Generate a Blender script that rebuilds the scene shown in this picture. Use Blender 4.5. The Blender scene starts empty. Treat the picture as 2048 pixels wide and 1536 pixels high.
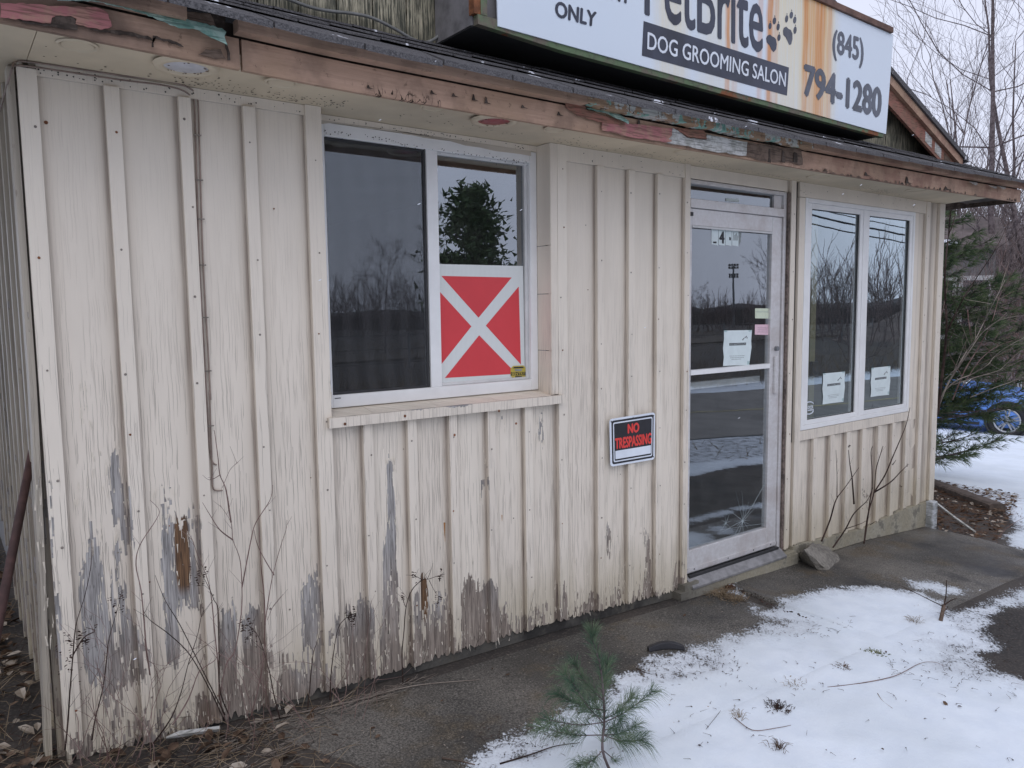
import bpy, bmesh, math, random
import numpy as np
from mathutils import Vector, Matrix, noise
R = math.radians
rnd = random.Random(7)
scene = bpy.context.scene
C = scene.collection

# ------------------------------------------------------------------ camera
CAM = Vector((1.21059, -2.81070, 1.67595))
cR = Vector((0.79881292, -0.60144923, -0.01251951))
cU = Vector((0.06765628, 0.06913953, 0.99531018))
cF = Vector((0.59776295, 0.79591366, -0.09592137))
FPX = 1538.964
cd = bpy.data.cameras.new('camera'); cam = bpy.data.objects.new('camera', cd); C.objects.link(cam)
cam.matrix_world = Matrix(((cR.x, cU.x, -cF.x, CAM.x), (cR.y, cU.y, -cF.y, CAM.y), (cR.z, cU.z, -cF.z, CAM.z), (0, 0, 0, 1)))
cd.sensor_width = 36; cd.lens = FPX / 2048 * 36; cd.clip_start = .05; cd.clip_end = 3000
scene.camera = cam

# ------------------------------------------------------------------ world, sun, exposure
SUN_EL, SUN_AZ = R(48), R(215)
w = bpy.data.worlds.new('World'); scene.world = w; w.use_nodes = True
nt = w.node_tree; nt.nodes.clear()
sky = nt.nodes.new('ShaderNodeTexSky'); sky.sky_type = 'NISHITA'; sky.sun_disc = False
sky.sun_elevation = SUN_EL; sky.sun_rotation = SUN_AZ; sky.dust_density = 3; sky.air_density = 1
tc = nt.nodes.new('ShaderNodeTexCoord'); nz = nt.nodes.new('ShaderNodeTexNoise'); nz.inputs['Scale'].default_value = 1.6; nz.inputs['Detail'].default_value = 4
nt.links.new(tc.outputs['Generated'], nz.inputs['Vector'])
cr = nt.nodes.new('ShaderNodeValToRGB'); cr.color_ramp.elements[0].color = (7.1, 7.5, 9.1, 1); cr.color_ramp.elements[1].color = (8.3, 8.6, 10.2, 1)
cr.color_ramp.elements[0].position = .3; cr.color_ramp.elements[1].position = .7
nt.links.new(nz.outputs['Fac'], cr.inputs['Fac'])
mx = nt.nodes.new('ShaderNodeMixRGB'); mx.inputs['Fac'].default_value = .93
nt.links.new(sky.outputs['Color'], mx.inputs['Color1']); nt.links.new(cr.outputs['Color'], mx.inputs['Color2'])
bg = nt.nodes.new('ShaderNodeBackground'); bg.inputs['Strength'].default_value = .1
nt.links.new(mx.outputs['Color'], bg.inputs['Color'])
wo = nt.nodes.new('ShaderNodeOutputWorld'); nt.links.new(bg.outputs['Background'], wo.inputs['Surface'])
sl = bpy.data.lights.new('sun', 'SUN'); sl.energy = .5; sl.angle = R(40); sl.color = (1, .96, .92)
so = bpy.data.objects.new('sun', sl); C.objects.link(so)
sd = Vector((math.sin(SUN_AZ) * math.cos(SUN_EL), math.cos(SUN_AZ) * math.cos(SUN_EL), math.sin(SUN_EL)))
so.rotation_euler = sd.to_track_quat('Z', 'Y').to_euler(); so.location = (0, -6, 10)
scene.view_settings.view_transform = 'Standard'; scene.view_settings.look = 'None'
scene.view_settings.exposure = 0.15; scene.view_settings.gamma = 1; scene.view_settings.use_curve_mapping = False
scene.cycles.max_bounces = 8; scene.cycles.transparent_max_bounces = 16
scene.cycles.caustics_reflective = False; scene.cycles.caustics_refractive = False

# ------------------------------------------------------------------ surveying: the measured sight lines of the photo, met with real surfaces
def ray(px, py): return cR * ((px - 1024) / FPX) + cU * ((768 - py) / FPX) + cF
def onY(px, py, Y=0.): d = ray(px, py); return CAM + d * ((Y - CAM.y) / d.y)
def onZ(px, py, Z=0.): d = ray(px, py); return CAM + d * ((Z - CAM.z) / d.z)
def onX(px, py, X=0.): d = ray(px, py); return CAM + d * ((X - CAM.x) / d.x)
def lerp_tab(tab, x):
    if x <= tab[0][0]: return tab[0][1]
    for (a, va), (b, vb) in zip(tab, tab[1:]):
        if x <= b: return va + (vb - va) * (x - a) / (b - a)
    return tab[-1][1]
GT = [(-30, .3), (0, .27), (1.3, .215), (2.07, .150), (2.78, .104), (3.54, .078), (4.49, .036), (5.3, .002), (6.49, -.03), (7.5, -.1), (9.2, -.2), (13, -.48), (18, -.85), (26, -1.1), (60, -1.3)]
def gz(x, y):
    f = max(0., min(1., (-y - 4) / 14))
    z = lerp_tab(GT, x) * (1 - f) + f * (-.12)
    z -= .018 * max(0., min(3., -y))
    if y < -30: z -= .012 * (-30 - y) * .5
    return z
def G(px, py):
    z = 0.
    for _ in range(12):
        p = onZ(px, py, z); z = gz(p.x, p.y)
    return Vector((p.x, p.y, z))

# ------------------------------------------------------------------ node helper
class NT:
    def __init__(s, name):
        s.m = bpy.data.materials.new(name); s.m.use_nodes = True; s.t = s.m.node_tree; s.t.nodes.clear()
        s.out = s.t.nodes.new('ShaderNodeOutputMaterial')
    def n(s, typ, props=None, **inp):
        nd = s.t.nodes.new('ShaderNode' + typ)
        for k, v in (props or {}).items(): setattr(nd, k, v)
        for k, v in inp.items():
            key = int(k[1:]) if k[0] == '_' and k[1:].isdigit() else k.replace('_', ' ')
            s.set(nd.inputs[key], v)
        return nd
    def set(s, sock, v):
        if isinstance(v, bpy.types.NodeSocket): s.t.links.new(v, sock)
        elif isinstance(v, bpy.types.Node): s.t.links.new(v.outputs[0], sock)
        elif isinstance(v, (tuple, list)) and len(v) == 3 and sock.type == 'RGBA': sock.default_value = (*v, 1)
        elif isinstance(v, (int, float)) and sock.type == 'RGBA': sock.default_value = (v, v, v, 1)
        else: sock.default_value = v
    def math(s, op, a, b=0., c=None, clamp=False):
        nd = s.t.nodes.new('ShaderNodeMath'); nd.operation = op; nd.use_clamp = clamp
        s.set(nd.inputs[0], a); s.set(nd.inputs[1], b)
        if c is not None: s.set(nd.inputs[2], c)
        return nd.outputs[0]
    def step(s, x, lo, hi, a=0., b=1.):
        nd = s.t.nodes.new('ShaderNodeMapRange'); nd.interpolation_type = 'SMOOTHSTEP'
        s.set(nd.inputs[0], x); s.set(nd.inputs[1], lo); s.set(nd.inputs[2], hi); s.set(nd.inputs[3], a); s.set(nd.inputs[4], b)
        return nd.outputs[0]
    def mix(s, f, a, b, mode='MIX'):
        nd = s.t.nodes.new('ShaderNodeMixRGB'); nd.blend_type = mode
        s.set(nd.inputs[0], f); s.set(nd.inputs[1], a); s.set(nd.inputs[2], b); return nd.outputs[0]
    def pos(s): return s.n('NewGeometry').outputs['Position']
    def sep(s, v): nd = s.n('SeparateXYZ', _0=v); return nd.outputs
    def comb(s, x, y, z): return s.n('CombineXYZ', _0=x, _1=y, _2=z).outputs[0]
    def noise(s, v, scale=1., detail=3., rough=.5, dist=0.):
        nd = s.n('TexNoise', Scale=scale, Detail=detail, Roughness=rough, Distortion=dist)
        if v is not None: s.set(nd.inputs['Vector'], v)
        return nd.outputs['Fac']
    def attr(s, nm): return s.n('Attribute', dict(attribute_name=nm)).outputs['Fac']
    def bump(s, h, strength=.3, dist=.01, n=None):
        nd = s.n('Bump', Strength=strength, Distance=dist, Height=h)
        if n is not None: s.set(nd.inputs['Normal'], n)
        return nd.outputs[0]
    def bsdf(s, col, rough=.7, metal=0., normal=None, spec=.5):
        b = s.n('BsdfPrincipled', Base_Color=col, Roughness=rough, Metallic=metal)
        b.inputs['Specular IOR Level'].default_value = spec
        if normal is not None: s.set(b.inputs['Normal'], normal)
        s.t.links.new(b.outputs[0], s.out.inputs['Surface']); return b

def plain(name, col, rough=.6, var=.15, scale=30., metal=0., bump=.1, spec=.5):
    s = NT(name); p = s.pos(); f = s.noise(p, scale, 4, .6); g = s.noise(p, scale * .13, 2)
    a = tuple(c * (1 - var) for c in col); b = tuple(min(1, c * (1 + var)) for c in col)
    c = s.mix(s.step(s.math('ADD', s.math('MULTIPLY', f, .6), s.math('MULTIPLY', g, .4)), .35, .65), a, b)
    s.bsdf(c, rough, metal, s.bump(f, bump, .004) if bump else None, spec); return s.m

def paint_mat(name, paint=(.782, .710, .603), wear=1.0, side=False):
    s = NT(name); X, Y, Z = s.sep(s.pos()); u = s.math('ADD', X, Y)
    peel = s.attr('peel'); brown = s.attr('brown')
    grain = s.noise(s.comb(s.math('MULTIPLY', u, 170.), 0., s.math('MULTIPLY', Z, 5.)), 1., 4, .65)
    # stepped, fibrous edge of the peeled paint: thin vertical columns that end at different heights
    def cells(w_, h_, seed):
        cx = s.math('FLOOR', s.math('MULTIPLY', u, w_)); o_ = s.n('TexWhiteNoise', dict(noise_dimensions='2D')); s.set(o_.inputs['Vector'], s.comb(cx, seed, 0.))
        cz = s.math('FLOOR', s.math('ADD', s.math('MULTIPLY', Z, h_), s.math('MULTIPLY', o_.outputs['Value'], 7.)))
        q = s.n('TexWhiteNoise', dict(noise_dimensions='2D')); s.set(q.inputs['Vector'], s.comb(cx, cz, 0.)); return s.math('SUBTRACT', q.outputs['Value'], .5)
    broad = s.noise(s.comb(s.math('MULTIPLY', u, 19.), 0., s.math('MULTIPLY', Z, 4.2)), 1., 3, .6)
    fine = s.noise(s.comb(s.math('MULTIPLY', u, 140.), 0., s.math('MULTIPLY', Z, 28.)), 1., 3, .6)
    v = s.math('ADD', peel, s.math('MULTIPLY', cells(120., 16., 1.), .36))
    v = s.math('ADD', v, s.math('MULTIPLY', cells(150., 24., 2.), .14))
    v = s.math('ADD', v, s.math('MULTIPLY', s.math('SUBTRACT', broad, .5), 1.0))
    v = s.math('ADD', v, s.math('MULTIPLY', s.math('SUBTRACT', fine, .5), .10))
    mask = s.step(v, .588, .597)
    rim = s.math('MULTIPLY', s.step(v, .555, .585), s.step(v, .60, .588))
    # long vertical hairline cracks in the paint
    uw = s.math('ADD', u, s.math('MULTIPLY', s.math('SUBTRACT', s.noise(s.comb(s.math('MULTIPLY', u, 5.), 4., s.math('MULTIPLY', Z, 9.)), 1., 3, .6), .5), .012))
    def hair(n_, h_, sd_, wd, thr):
        q = s.math('MULTIPLY', uw, n_); cx = s.math('FLOOR', q); fx = s.math('FRACT', q)
        w0 = s.n('TexWhiteNoise', dict(noise_dimensions='2D')); s.set(w0.inputs['Vector'], s.comb(cx, sd_, 0.)); r0 = w0.outputs['Value']
        zz = s.math('ADD', s.math('MULTIPLY', Z, h_), s.math('MULTIPLY', r0, 17.)); cz = s.math('FLOOR', zz); fz = s.math('FRACT', zz)
        w1 = s.n('TexWhiteNoise', dict(noise_dimensions='3D')); s.set(w1.inputs['Vector'], s.comb(cx, cz, sd_)); r1 = w1.outputs['Value']
        w2 = s.n('TexWhiteNoise', dict(noise_dimensions='3D')); s.set(w2.inputs['Vector'], s.comb(cz, cx, sd_ + 5.)); c0 = s.math('ADD', s.math('MULTIPLY', w2.outputs['Value'], .6), .2)
        taper = s.math('SINE', s.math('MULTIPLY', fz, 3.14159)); d = s.math('ABSOLUTE', s.math('SUBTRACT', fx, c0))
        return s.math('MULTIPLY', s.step(d, s.math('MULTIPLY', taper, wd), s.math('MULTIPLY', taper, wd * .35)), s.math('GREATER_THAN', s.math('ADD', r1, s.math('MULTIPLY', s.math('SUBTRACT', dens, .5), 1.1)), thr))
    dens = s.math('ADD', s.noise(s.comb(s.math('MULTIPLY', u, 7.), 9., s.math('MULTIPLY', Z, 2.2)), 1., 2), s.math('MULTIPLY', s.math('SUBTRACT', s.n('ObjectInfo').outputs['Random'], .5), .22))
    low = s.step(Z, 2.2, .8)
    crack = s.math('MAXIMUM', hair(95., 5.5, 1., .085, .60), s.math('MAXIMUM', hair(61., 3.3, 2., .055, .60), hair(150., 9., 3., .12, .76)))
    crack = s.math('MULTIPLY', crack, s.step(low, 0., 1., .18, 1.))
    # tones
    blot = s.noise(s.comb(s.math('MULTIPLY', u, 6.), 0., s.math('MULTIPLY', Z, 1.5)), 1., 4, .6)
    pc = s.mix(s.step(blot, .3, .72), tuple(c * .95 for c in paint), tuple(min(1, c * 1.03) for c in paint))
    ri = s.n('ObjectInfo').outputs['Random']; pc = s.mix(s.math('MULTIPLY', ri, .13), pc, (.60, .50, .42))
    pc = s.mix(s.math('MULTIPLY', s.step(grain, .3, .8), .05), pc, (.42, .37, .33))
    dirt = s.math('MULTIPLY', s.step(s.math('ADD', Z, s.math('MULTIPLY', s.math('SUBTRACT', blot, .5), .5)), .55, .15), .55)
    pc = s.mix(dirt, pc, (.52, .46, .33))
    streak = s.noise(s.comb(s.math('MULTIPLY', u, 30.), 5., s.math('MULTIPLY', Z, .8)), 1., 3)
    pc = s.mix(s.math('MULTIPLY', s.step(streak, .56, .8), .14), pc, (.50, .44, .38))
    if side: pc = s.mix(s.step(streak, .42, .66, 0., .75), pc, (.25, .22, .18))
    fib = s.math('ADD', s.math('MULTIPLY', s.noise(s.comb(s.math('MULTIPLY', u, 230.), 1., s.math('MULTIPLY', Z, 6.)), 1., 3, .7), .6), s.math('MULTIPLY', s.noise(s.comb(s.math('MULTIPLY', u, 45.), 1., s.math('MULTIPLY', Z, 4.)), 1., 3, .7), .4))
    gray = s.mix(s.step(fib, .36, .64), (.17, .162, .155), (.50, .48, .465))
    brn = s.mix(s.step(fib, .36, .64), (.12, .09, .07), (.40, .32, .25))
    bz = s.step(s.math('ADD', s.math('SUBTRACT', .62, Z), s.math('MULTIPLY', s.math('SUBTRACT', blot, .5), 1.3)), -.05, .4)
    wood = s.mix(s.math('MAXIMUM', s.math('MULTIPLY', bz, .75), 0.), gray, brn)
    wood = s.mix(s.step(brown, .25, .6), wood, s.mix(s.step(fib, .36, .64), (.06, .035, .022), (.24, .135, .07)))
    wood = s.mix(s.math('MULTIPLY', s.step(s.noise(s.comb(s.math('MULTIPLY', u, 90.), 2., s.math('MULTIPLY', Z, 20.)), 1., 3), .62, .70), .6), wood, (.02, .015, .012))
    c = s.mix(mask, pc, wood)
    c = s.mix(s.math('MULTIPLY', rim, .5), c, (.16, .13, .11))
    c = s.mix(s.math('MULTIPLY', crack, s.mix(mask, .62, .15)), c, (.15, .125, .105))
    gm = s.math('MULTIPLY', s.attr('edge_shade'), s.step(s.noise(s.comb(s.math('MULTIPLY', u, 30.), 2., s.math('MULTIPLY', Z, 3.)), 1., 3), .25, .7, .55, 1.))  # shade beside the battens, painted into the colour and broken up by noise
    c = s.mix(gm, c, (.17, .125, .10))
    h = s.math('SUBTRACT', s.math('SUBTRACT', s.math('MULTIPLY', grain, .10), s.math('MULTIPLY', mask, .75)), s.math('MULTIPLY', crack, .6))
    s.bsdf(c, s.mix(mask, (.5, .5, .5), (.85, .85, .85)), 0, s.bump(h, .7, .003), .35)
    return s.m

def snow_ground(name, base):
    """bare surface with a dusting of snow where the attribute 'snow' says it lies"""
    s = NT(name); P = s.pos(); sn = s.attr('snow')
    n1 = s.noise(P, 9., 5, .62); n2 = s.noise(P, 95., 4, .7)
    sx, sy, sz_ = s.sep(P)
    n3 = s.noise(s.comb(s.math('MULTIPLY', s.math('ADD', sx, sy), 22.), s.math('MULTIPLY', s.math('SUBTRACT', sx, sy), 60.), 0.), 1., 3, .6)
    v = s.math('ADD', sn, s.math('MULTIPLY', s.math('SUBTRACT', n1, .5), .8))
    v = s.math('ADD', v, s.math('MULTIPLY', s.math('SUBTRACT', n2, .5), .8))
    v = s.math('ADD', v, s.math('MULTIPLY', s.math('SUBTRACT', n3, .5), .45))
    mask = s.step(v, .48, .62)
    big = s.noise(P, 1.4, 3, .5)
    if base == 'concrete':
        c = s.mix(s.step(big, .35, .65), (.085, .080, .072), (.20, .185, .163))
        c = s.mix(s.step(s.noise(P, 3.3, 4, .65), .5, .68, 0., .7), c, (.15, .115, .072))
        gr = s.noise(P, 120., 4, .8)
        c = s.mix(s.step(gr, .40, .58), s.mix(.75, c, (.02, .02, .02)), c); c = s.mix(s.step(gr, .58, .68, 0., .6), c, (.33, .31, .28))
        sp = s.n('TexVoronoi', _0=P); sp.inputs['Scale'].default_value = 30.
        c = s.mix(s.step(sp.outputs['Distance'], .14, .06, 0., .6), c, (.36, .34, .31))
        c = s.mix(s.step(s.noise(P, 1.9, 4, .6), .56, .66, 0., .6), c, (.03, .03, .034))
        rough = s.step(s.noise(P, 2.4, 3), .35, .65, .38, .8)
    else:
        c = s.mix(s.step(big, .35, .65), (.035, .032, .03), (.07, .06, .052))
        g2 = s.n('TexVoronoi', _0=P); g2.inputs['Scale'].default_value = 70.
        c = s.mix(s.step(g2.outputs['Distance'], .1, .55), s.mix(.5, c, (.13, .11, .095)), c)
        rough = .75
    snc = s.mix(s.step(n1, .3, .7), (.76, .83, .91), (.82, .885, .95))
    snc = s.mix(s.step(big, .42, .62, 0., .35), snc, (.60, .66, .70))
    thin = s.step(v, .62, 1.0, .3, 0.)
    snc = s.mix(thin, snc, (.36, .36, .38))
    c = s.mix(mask, c, snc)
    h = s.math('ADD', s.math('MULTIPLY', n2, .35), s.math('ADD', s.math('MULTIPLY', mask, .8), s.math('MULTIPLY', n1, .8)))
    s.bsdf(c, s.mix(mask, rough, .8), 0, s.bump(h, .55, .008), .3)
    return s.m

M = {}
M['paint'] = paint_mat('weathered cream paint')
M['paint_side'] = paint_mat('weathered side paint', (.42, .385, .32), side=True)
M['soffit'] = plain('soffit paint', (.575, .485, .35), .7, .12, 3., bump=.03)
M['cedar'] = None
def fascia_mat():
    s = NT('old fascia paint'); P = s.pos(); X, Y, Z = s.sep(P)
    g = s.noise(s.comb(s.math('MULTIPLY', X, 5.), Y, s.math('MULTIPLY', Z, 120.)), 1., 4, .65)
    b = s.noise(P, 2.1, 4, .6); n = s.noise(P, 24., 4, .65)
    c = s.mix(s.step(b, .4, .6), (.44, .295, .205), (.50, .335, .245))
    c = s.mix(s.step(g, .3, .75, 0., .35), c, (.26, .165, .11))
    bk = s.noise(s.comb(s.math('MULTIPLY', X, 7.), Y, s.math('MULTIPLY', Z, 16.)), 1., 4, .65)
    low = s.step(s.math('ADD', Z, s.math('MULTIPLY', s.math('SUBTRACT', bk, .5), .12)), 2.435, 2.41)
    ragged = s.math('MULTIPLY', low, s.step(s.noise(P, 14., 4, .7), .46, .52))
    c = s.mix(s.math('MULTIPLY', ragged, s.step(X, 4.6, 5.3, .12, .7)), c, (.10, .06, .045))
    vc = s.math('ABSOLUTE', s.math('SUBTRACT', s.noise(s.comb(s.math('MULTIPLY', X, 17.), 1., s.math('MULTIPLY', Z, 6.)), 1., 3, .6), .5))
    vc = s.math('MULTIPLY', s.step(vc, .012, .003), s.math('MULTIPLY', s.step(Z, 2.46, 2.43), s.step(b, .58, .64)))
    c = s.mix(vc, c, (.03, .018, .012))
    st = s.step(s.noise(P, 5., 4, .65), .46, .66, 0., .55); c = s.mix(st, c, (.20, .135, .10))
    c = s.mix(s.step(s.noise(P, 31., 3, .7), .62, .70, 0., .5), c, (.12, .075, .05))
    c = s.mix(s.math('MULTIPLY', s.step(X, 2.2, 1.8, 0., .75), s.step(s.noise(P, 3.5, 4, .6), .35, .6)), c, (.13, .09, .07))
    c = s.mix(s.math('MULTIPLY', s.step(X, 4.9, 5.6, 0., .55), s.step(s.noise(P, 6.5, 4, .65), .42, .6)), c, (.25, .13, .10))
    s.bsdf(c, .75, 0, s.bump(s.math('ADD', g, s.math('MULTIPLY', n, .6)), .5, .004), .25); return s.m
M['fascia'] = fascia_mat()
def chip_mat(name, col, col2):
    s = NT(name); P = s.pos(); X, Y, Z = s.sep(P)
    n = s.noise(P, 16., 4, .7); g = s.noise(s.comb(s.math('MULTIPLY', X, 12.), Y, s.math('MULTIPLY', Z, 170.)), 1., 3)
    c = s.mix(s.step(n, .42, .6), col, col2); c = s.mix(s.step(g, .48, .64, 0., .65), c, tuple(x * .35 for x in col2))
    s.bsdf(c, .7, 0, s.bump(s.math('ADD', n, g), .5, .003), .3); return s.m
M['pinkchip'] = chip_mat('red paint layer', (.42, .17, .17), (.42, .23, .18))
M['greenchip'] = chip_mat('green paint layer', (.42, .58, .51), (.20, .38, .32))
M['whitechip'] = chip_mat('chalky white layer', (.55, .55, .53), (.36, .36, .33))
M['patchy'] = None
M['redbrown'] = chip_mat('red brown paint layer', (.30, .135, .10), (.24, .13, .09))
M['rotwood'] = chip_mat('rotten wood', (.035, .024, .018), (.10, .075, .06))
M['barewood'] = chip_mat('split bare wood', (.17, .12, .09), (.11, .075, .055))
def patchy_mat():
    s = NT('flaking trim paint layers'); P = s.pos(); X, Y, Z = s.sep(P); n = s.noise(P, 9., 4, .7); m_ = s.noise(P, 13., 3, .7); g = s.noise(s.comb(s.math('MULTIPLY', X, 12.), Y, s.math('MULTIPLY', Z, 150.)), 1., 3)
    c = s.mix(s.step(n, .49, .52), (.42, .28, .18), (.60, .60, .55)); c = s.mix(s.step(m_, .56, .59), c, (.28, .50, .42)); c = s.mix(s.step(s.noise(P, 17., 4, .7), .60, .64), c, (.10, .07, .05)); c = s.mix(s.step(g, .5, .7, 0., .4), c, (.14, .11, .09))
    s.bsdf(c, .8, 0, s.bump(s.math('ADD', n, g), .8, .006), .25); return s.m
M['patchy'] = patchy_mat()
def shingle_mat():
    s = NT('asphalt shingle'); P = s.pos(); n = s.noise(P, 180., 4, .7); b = s.noise(P, 5., 4, .6)
    c = s.mix(s.step(n, .3, .7), (.045, .044, .048), (.17, .165, .17))
    c = s.mix(s.step(b, .58, .75, 0., .5), c, (.22, .21, .21))
    sn = s.step(s.math('ADD', s.noise(P, 5., 4, .7), s.math('MULTIPLY', s.noise(P, 60., 2), .2)), .74, .77)
    c = s.mix(sn, c, (.78, .80, .86))
    s.bsdf(c, .85, 0, s.bump(n, .9, .004), .25); return s.m
M['shingle'] = shingle_mat()
def gable_mat():
    s = NT('mildewed planks'); P = s.pos(); X, Y, Z = s.sep(P)
    f = s.noise(s.comb(s.math('MULTIPLY', X, 130.), 0., s.math('MULTIPLY', Z, 9.)), 1., 4, .7)
    b = s.noise(s.comb(s.math('MULTIPLY', X, 9.), 0., s.math('MULTIPLY', Z, 4.)), 1., 4, .6)
    c = s.mix(s.step(f, .40, .62), (.10, .10, .078), (.62, .57, .42))
    c = s.mix(s.step(b, .40, .62, 0., .55), c, (.06, .068, .055))
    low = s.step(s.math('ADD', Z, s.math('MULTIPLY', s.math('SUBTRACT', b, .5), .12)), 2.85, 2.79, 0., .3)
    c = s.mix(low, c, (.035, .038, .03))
    s.bsdf(c, .85, 0, s.bump(f, .6, .003), .25); return s.m
M['gable'] = gable_mat()
def concrete_mat():
    s = NT('foundation concrete'); P = s.pos(); X, Y, Z = s.sep(P); n = s.noise(P, 60., 4, .65); b = s.noise(P, 4., 4, .65)
    c = s.mix(s.step(b, .4, .62), (.34, .31, .23), (.40, .375, .30)); c = s.mix(s.step(n, .3, .7, .35, 0.), c, (.14, .13, .11))
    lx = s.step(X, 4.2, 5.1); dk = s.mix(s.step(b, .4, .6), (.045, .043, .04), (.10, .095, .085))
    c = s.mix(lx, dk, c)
    c = s.mix(s.step(s.noise(P, 8., 4, .7), .53, .64, 0., .7), c, (.12, .11, .09))
    s.bsdf(c, .85, 0, s.bump(s.math('ADD', n, b), .6, .006), .25); return s.m
M['concrete'] = concrete_mat()
M['vinyl'] = plain('white vinyl', (.80, .80, .79), .4, .05, 8., bump=.02)
M['vinyl_dirty'] = plain('weathered white vinyl', (.62, .62, .61), .5, .10, 12., bump=.04)
def alu_mat():
    s = NT('oxidised aluminium'); P = s.pos(); X, Y, Z = s.sep(P)
    n = s.noise(s.comb(s.math('MULTIPLY', X, 40.), Y, s.math('MULTIPLY', Z, 40.)), 1., 4, .7); b = s.noise(P, 5., 4, .6)
    c = s.mix(s.step(n, .35, .7), (.63, .61, .60), (.72, .71, .71)); c = s.mix(s.step(b, .45, .7, 0., .5), c, (.48, .42, .39))
    s.bsdf(c, s.step(n, .3, .7, .4, .55), .35, s.bump(n, .2, .002)); return s.m
M['alu'] = alu_mat()
M['black'] = plain('black plastic', (.018, .018, .022), .5, .2, 30.)
M['dark'] = plain('dark gasket', (.03, .03, .032), .6, .2, 30.)
M['interior'] = plain('dim room paint', (.20, .20, .20), .9, .1, 2., bump=0)
M['intfloor'] = plain('room floor', (.16, .17, .165), .5, .3, 3., bump=0)
def glass_mat(name, gain, base, wav=.006, tint=(.86, .93, 1.)):
    s = NT(name); P = s.pos()
    nrm = s.bump(s.noise(P, 2.6, 2, .5), wav, .05)
    bf = s.n('NewGeometry').outputs['Backfacing']
    fr = s.n('Fresnel', IOR=s.math('ADD', 1.5, s.math('MULTIPLY', bf, 1 / 1.5 - 1.5)))
    f = s.math('ADD', s.math('MULTIPLY', fr.outputs[0], gain), base, clamp=True)
    f = s.math('MULTIPLY', f, s.step(s.noise(P, 3., 4, .6), .3, .7, .93, 1.0))
    gl = s.n('BsdfGlossy', Color=tint, Roughness=.0); s.set(gl.inputs['Normal'], nrm)
    tr = s.n('BsdfTransparent', Color=(.90, .94, .94))
    # faint film of dust on the pane
    df = s.n('BsdfDiffuse', Color=(.55, .55, .52))
    m1 = s.n('MixShader', _0=f, _1=tr, _2=gl)
    m2 = s.n('MixShader', _0=s.step(s.noise(P, 9., 5, .75), .35, .85, .006, .05), _1=m1, _2=df)
    s.t.links.new(m2.outputs[0], s.out.inputs['Surface']); return s.m
M['glass'] = glass_mat('window glass', 3.1, .10)
M['glass_w1'] = glass_mat('big window glass', 3.4, .20, .004)
M['glass_w2'] = glass_mat('casement glass', 3.7, .14, .005, (.80, .93, 1.))
M['glass_in'] = glass_mat('inner window glass', .6, .0)
def screen_mat():
    s = NT('insect screen'); P = s.pos(); X, Y, Z = s.sep(P)
    a = s.math('SINE', s.math('ADD', s.math('MULTIPLY', X, 60.), s.math('MULTIPLY', s.noise(P, 1.1, 0), 22.)))
    c = s.mix(s.step(a, -1., 1.), (.055, .057, .06), (.085, .087, .092))
    d = s.n('BsdfDiffuse', Color=c); t = s.n('BsdfTransparent')
    m = s.n('MixShader', _0=.22, _1=t, _2=d); s.t.links.new(m.outputs[0], s.out.inputs['Surface']); return s.m
M['screen'] = screen_mat()
def sign_mat():
    s = NT('rust stained sign face'); P = s.pos(); X, Y, Z = s.sep(P)
    wob = s.math('MULTIPLY', s.math('SUBTRACT', s.noise(s.comb(s.math('MULTIPLY', X, 6.), 0., s.math('MULTIPLY', Z, 5.)), 1., 2), .5), .03)
    x = s.math('ADD', X, wob)
    st = s.noise(s.comb(s.math('MULTIPLY', X, 85.), 0., s.math('MULTIPLY', Z, 1.6)), 1., 4, .65)
    c = s.mix(s.noise(P, 2., 3), (.66, .75, .85), (.73, .80, .88))
    def band(x0, wd, amt, soft=.35):
        d = s.math('ABSOLUTE', s.math('SUBTRACT', x, x0))
        f = s.step(d, wd * 1.15, wd * soft)
        return s.math('MULTIPLY', f, s.math('MULTIPLY', s.step(st, .30, .62, .55, 1.), amt))
    yel = 0.; org = 0.
    for px, py, wd, amt in YEL:
        yel = s.math('MAXIMUM', yel, band(onY(px, py, -.3).x, wd, amt))
    for px, py, wd, amt in ORG:
        org = s.math('MAXIMUM', org, band(onY(px, py, -.3).x, wd, amt, .2))
    fade = s.step(Z, 2.70, 3.15, .75, 1.)
    c = s.mix(s.math('MULTIPLY', yel, fade), c, (.80, .66, .34))
    c = s.mix(s.math('MULTIPLY', org, fade), c, (.62, .23, .035))
    s.bsdf(c, .35, 0, s.bump(st, .05, .002), .5); return s.m
YEL = [(1345, 60, .14, .55), (1440, 80, .20, .35), (1575, 110, .20, .65), (1630, 110, .24, .95)]
ORG = [(1539, 100, .038, 1.), (1456, 90, .024, .95), (1612, 60, .040, 1.), (1640, 60, .085, 1.), (1625, 60, .12, .6), (1660, 40, .04, .6), (1520, 60, .03, .5), (1552, 60, .03, .5), (1470, 60, .03, .35)]
M['signface'] = sign_mat()
def signframe_mat():
    s = NT('corroded sign frame'); P = s.pos(); n = s.noise(P, 7., 4, .7); m_ = s.noise(P, 40., 3, .7)
    c = s.mix(s.step(n, .38, .55), (.16, .135, .105), (.13, .19, .10)); c = s.mix(s.step(s.noise(P, 3.1, 4, .7), .55, .62), c, (.24, .085, .03))
    c = s.mix(s.step(m_, .5, .7, 0., .6), c, (.07, .06, .05)); s.bsdf(c, .7, .2, s.bump(m_, .5, .003)); return s.m
M['signframe'] = signframe_mat()
M['signend'] = plain('weathered grey sign end', (.17, .165, .17), .7, .4, 14.)
M['ink'] = plain('faded navy vinyl', (.030, .036, .060), .45, .35, 9., bump=0)
M['ink2'] = plain('sun bleached vinyl', (.085, .095, .125), .45, .3, 12., bump=0)
M['white'] = plain('white print', (.74, .79, .86), .45, .06, 12., bump=0)
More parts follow.
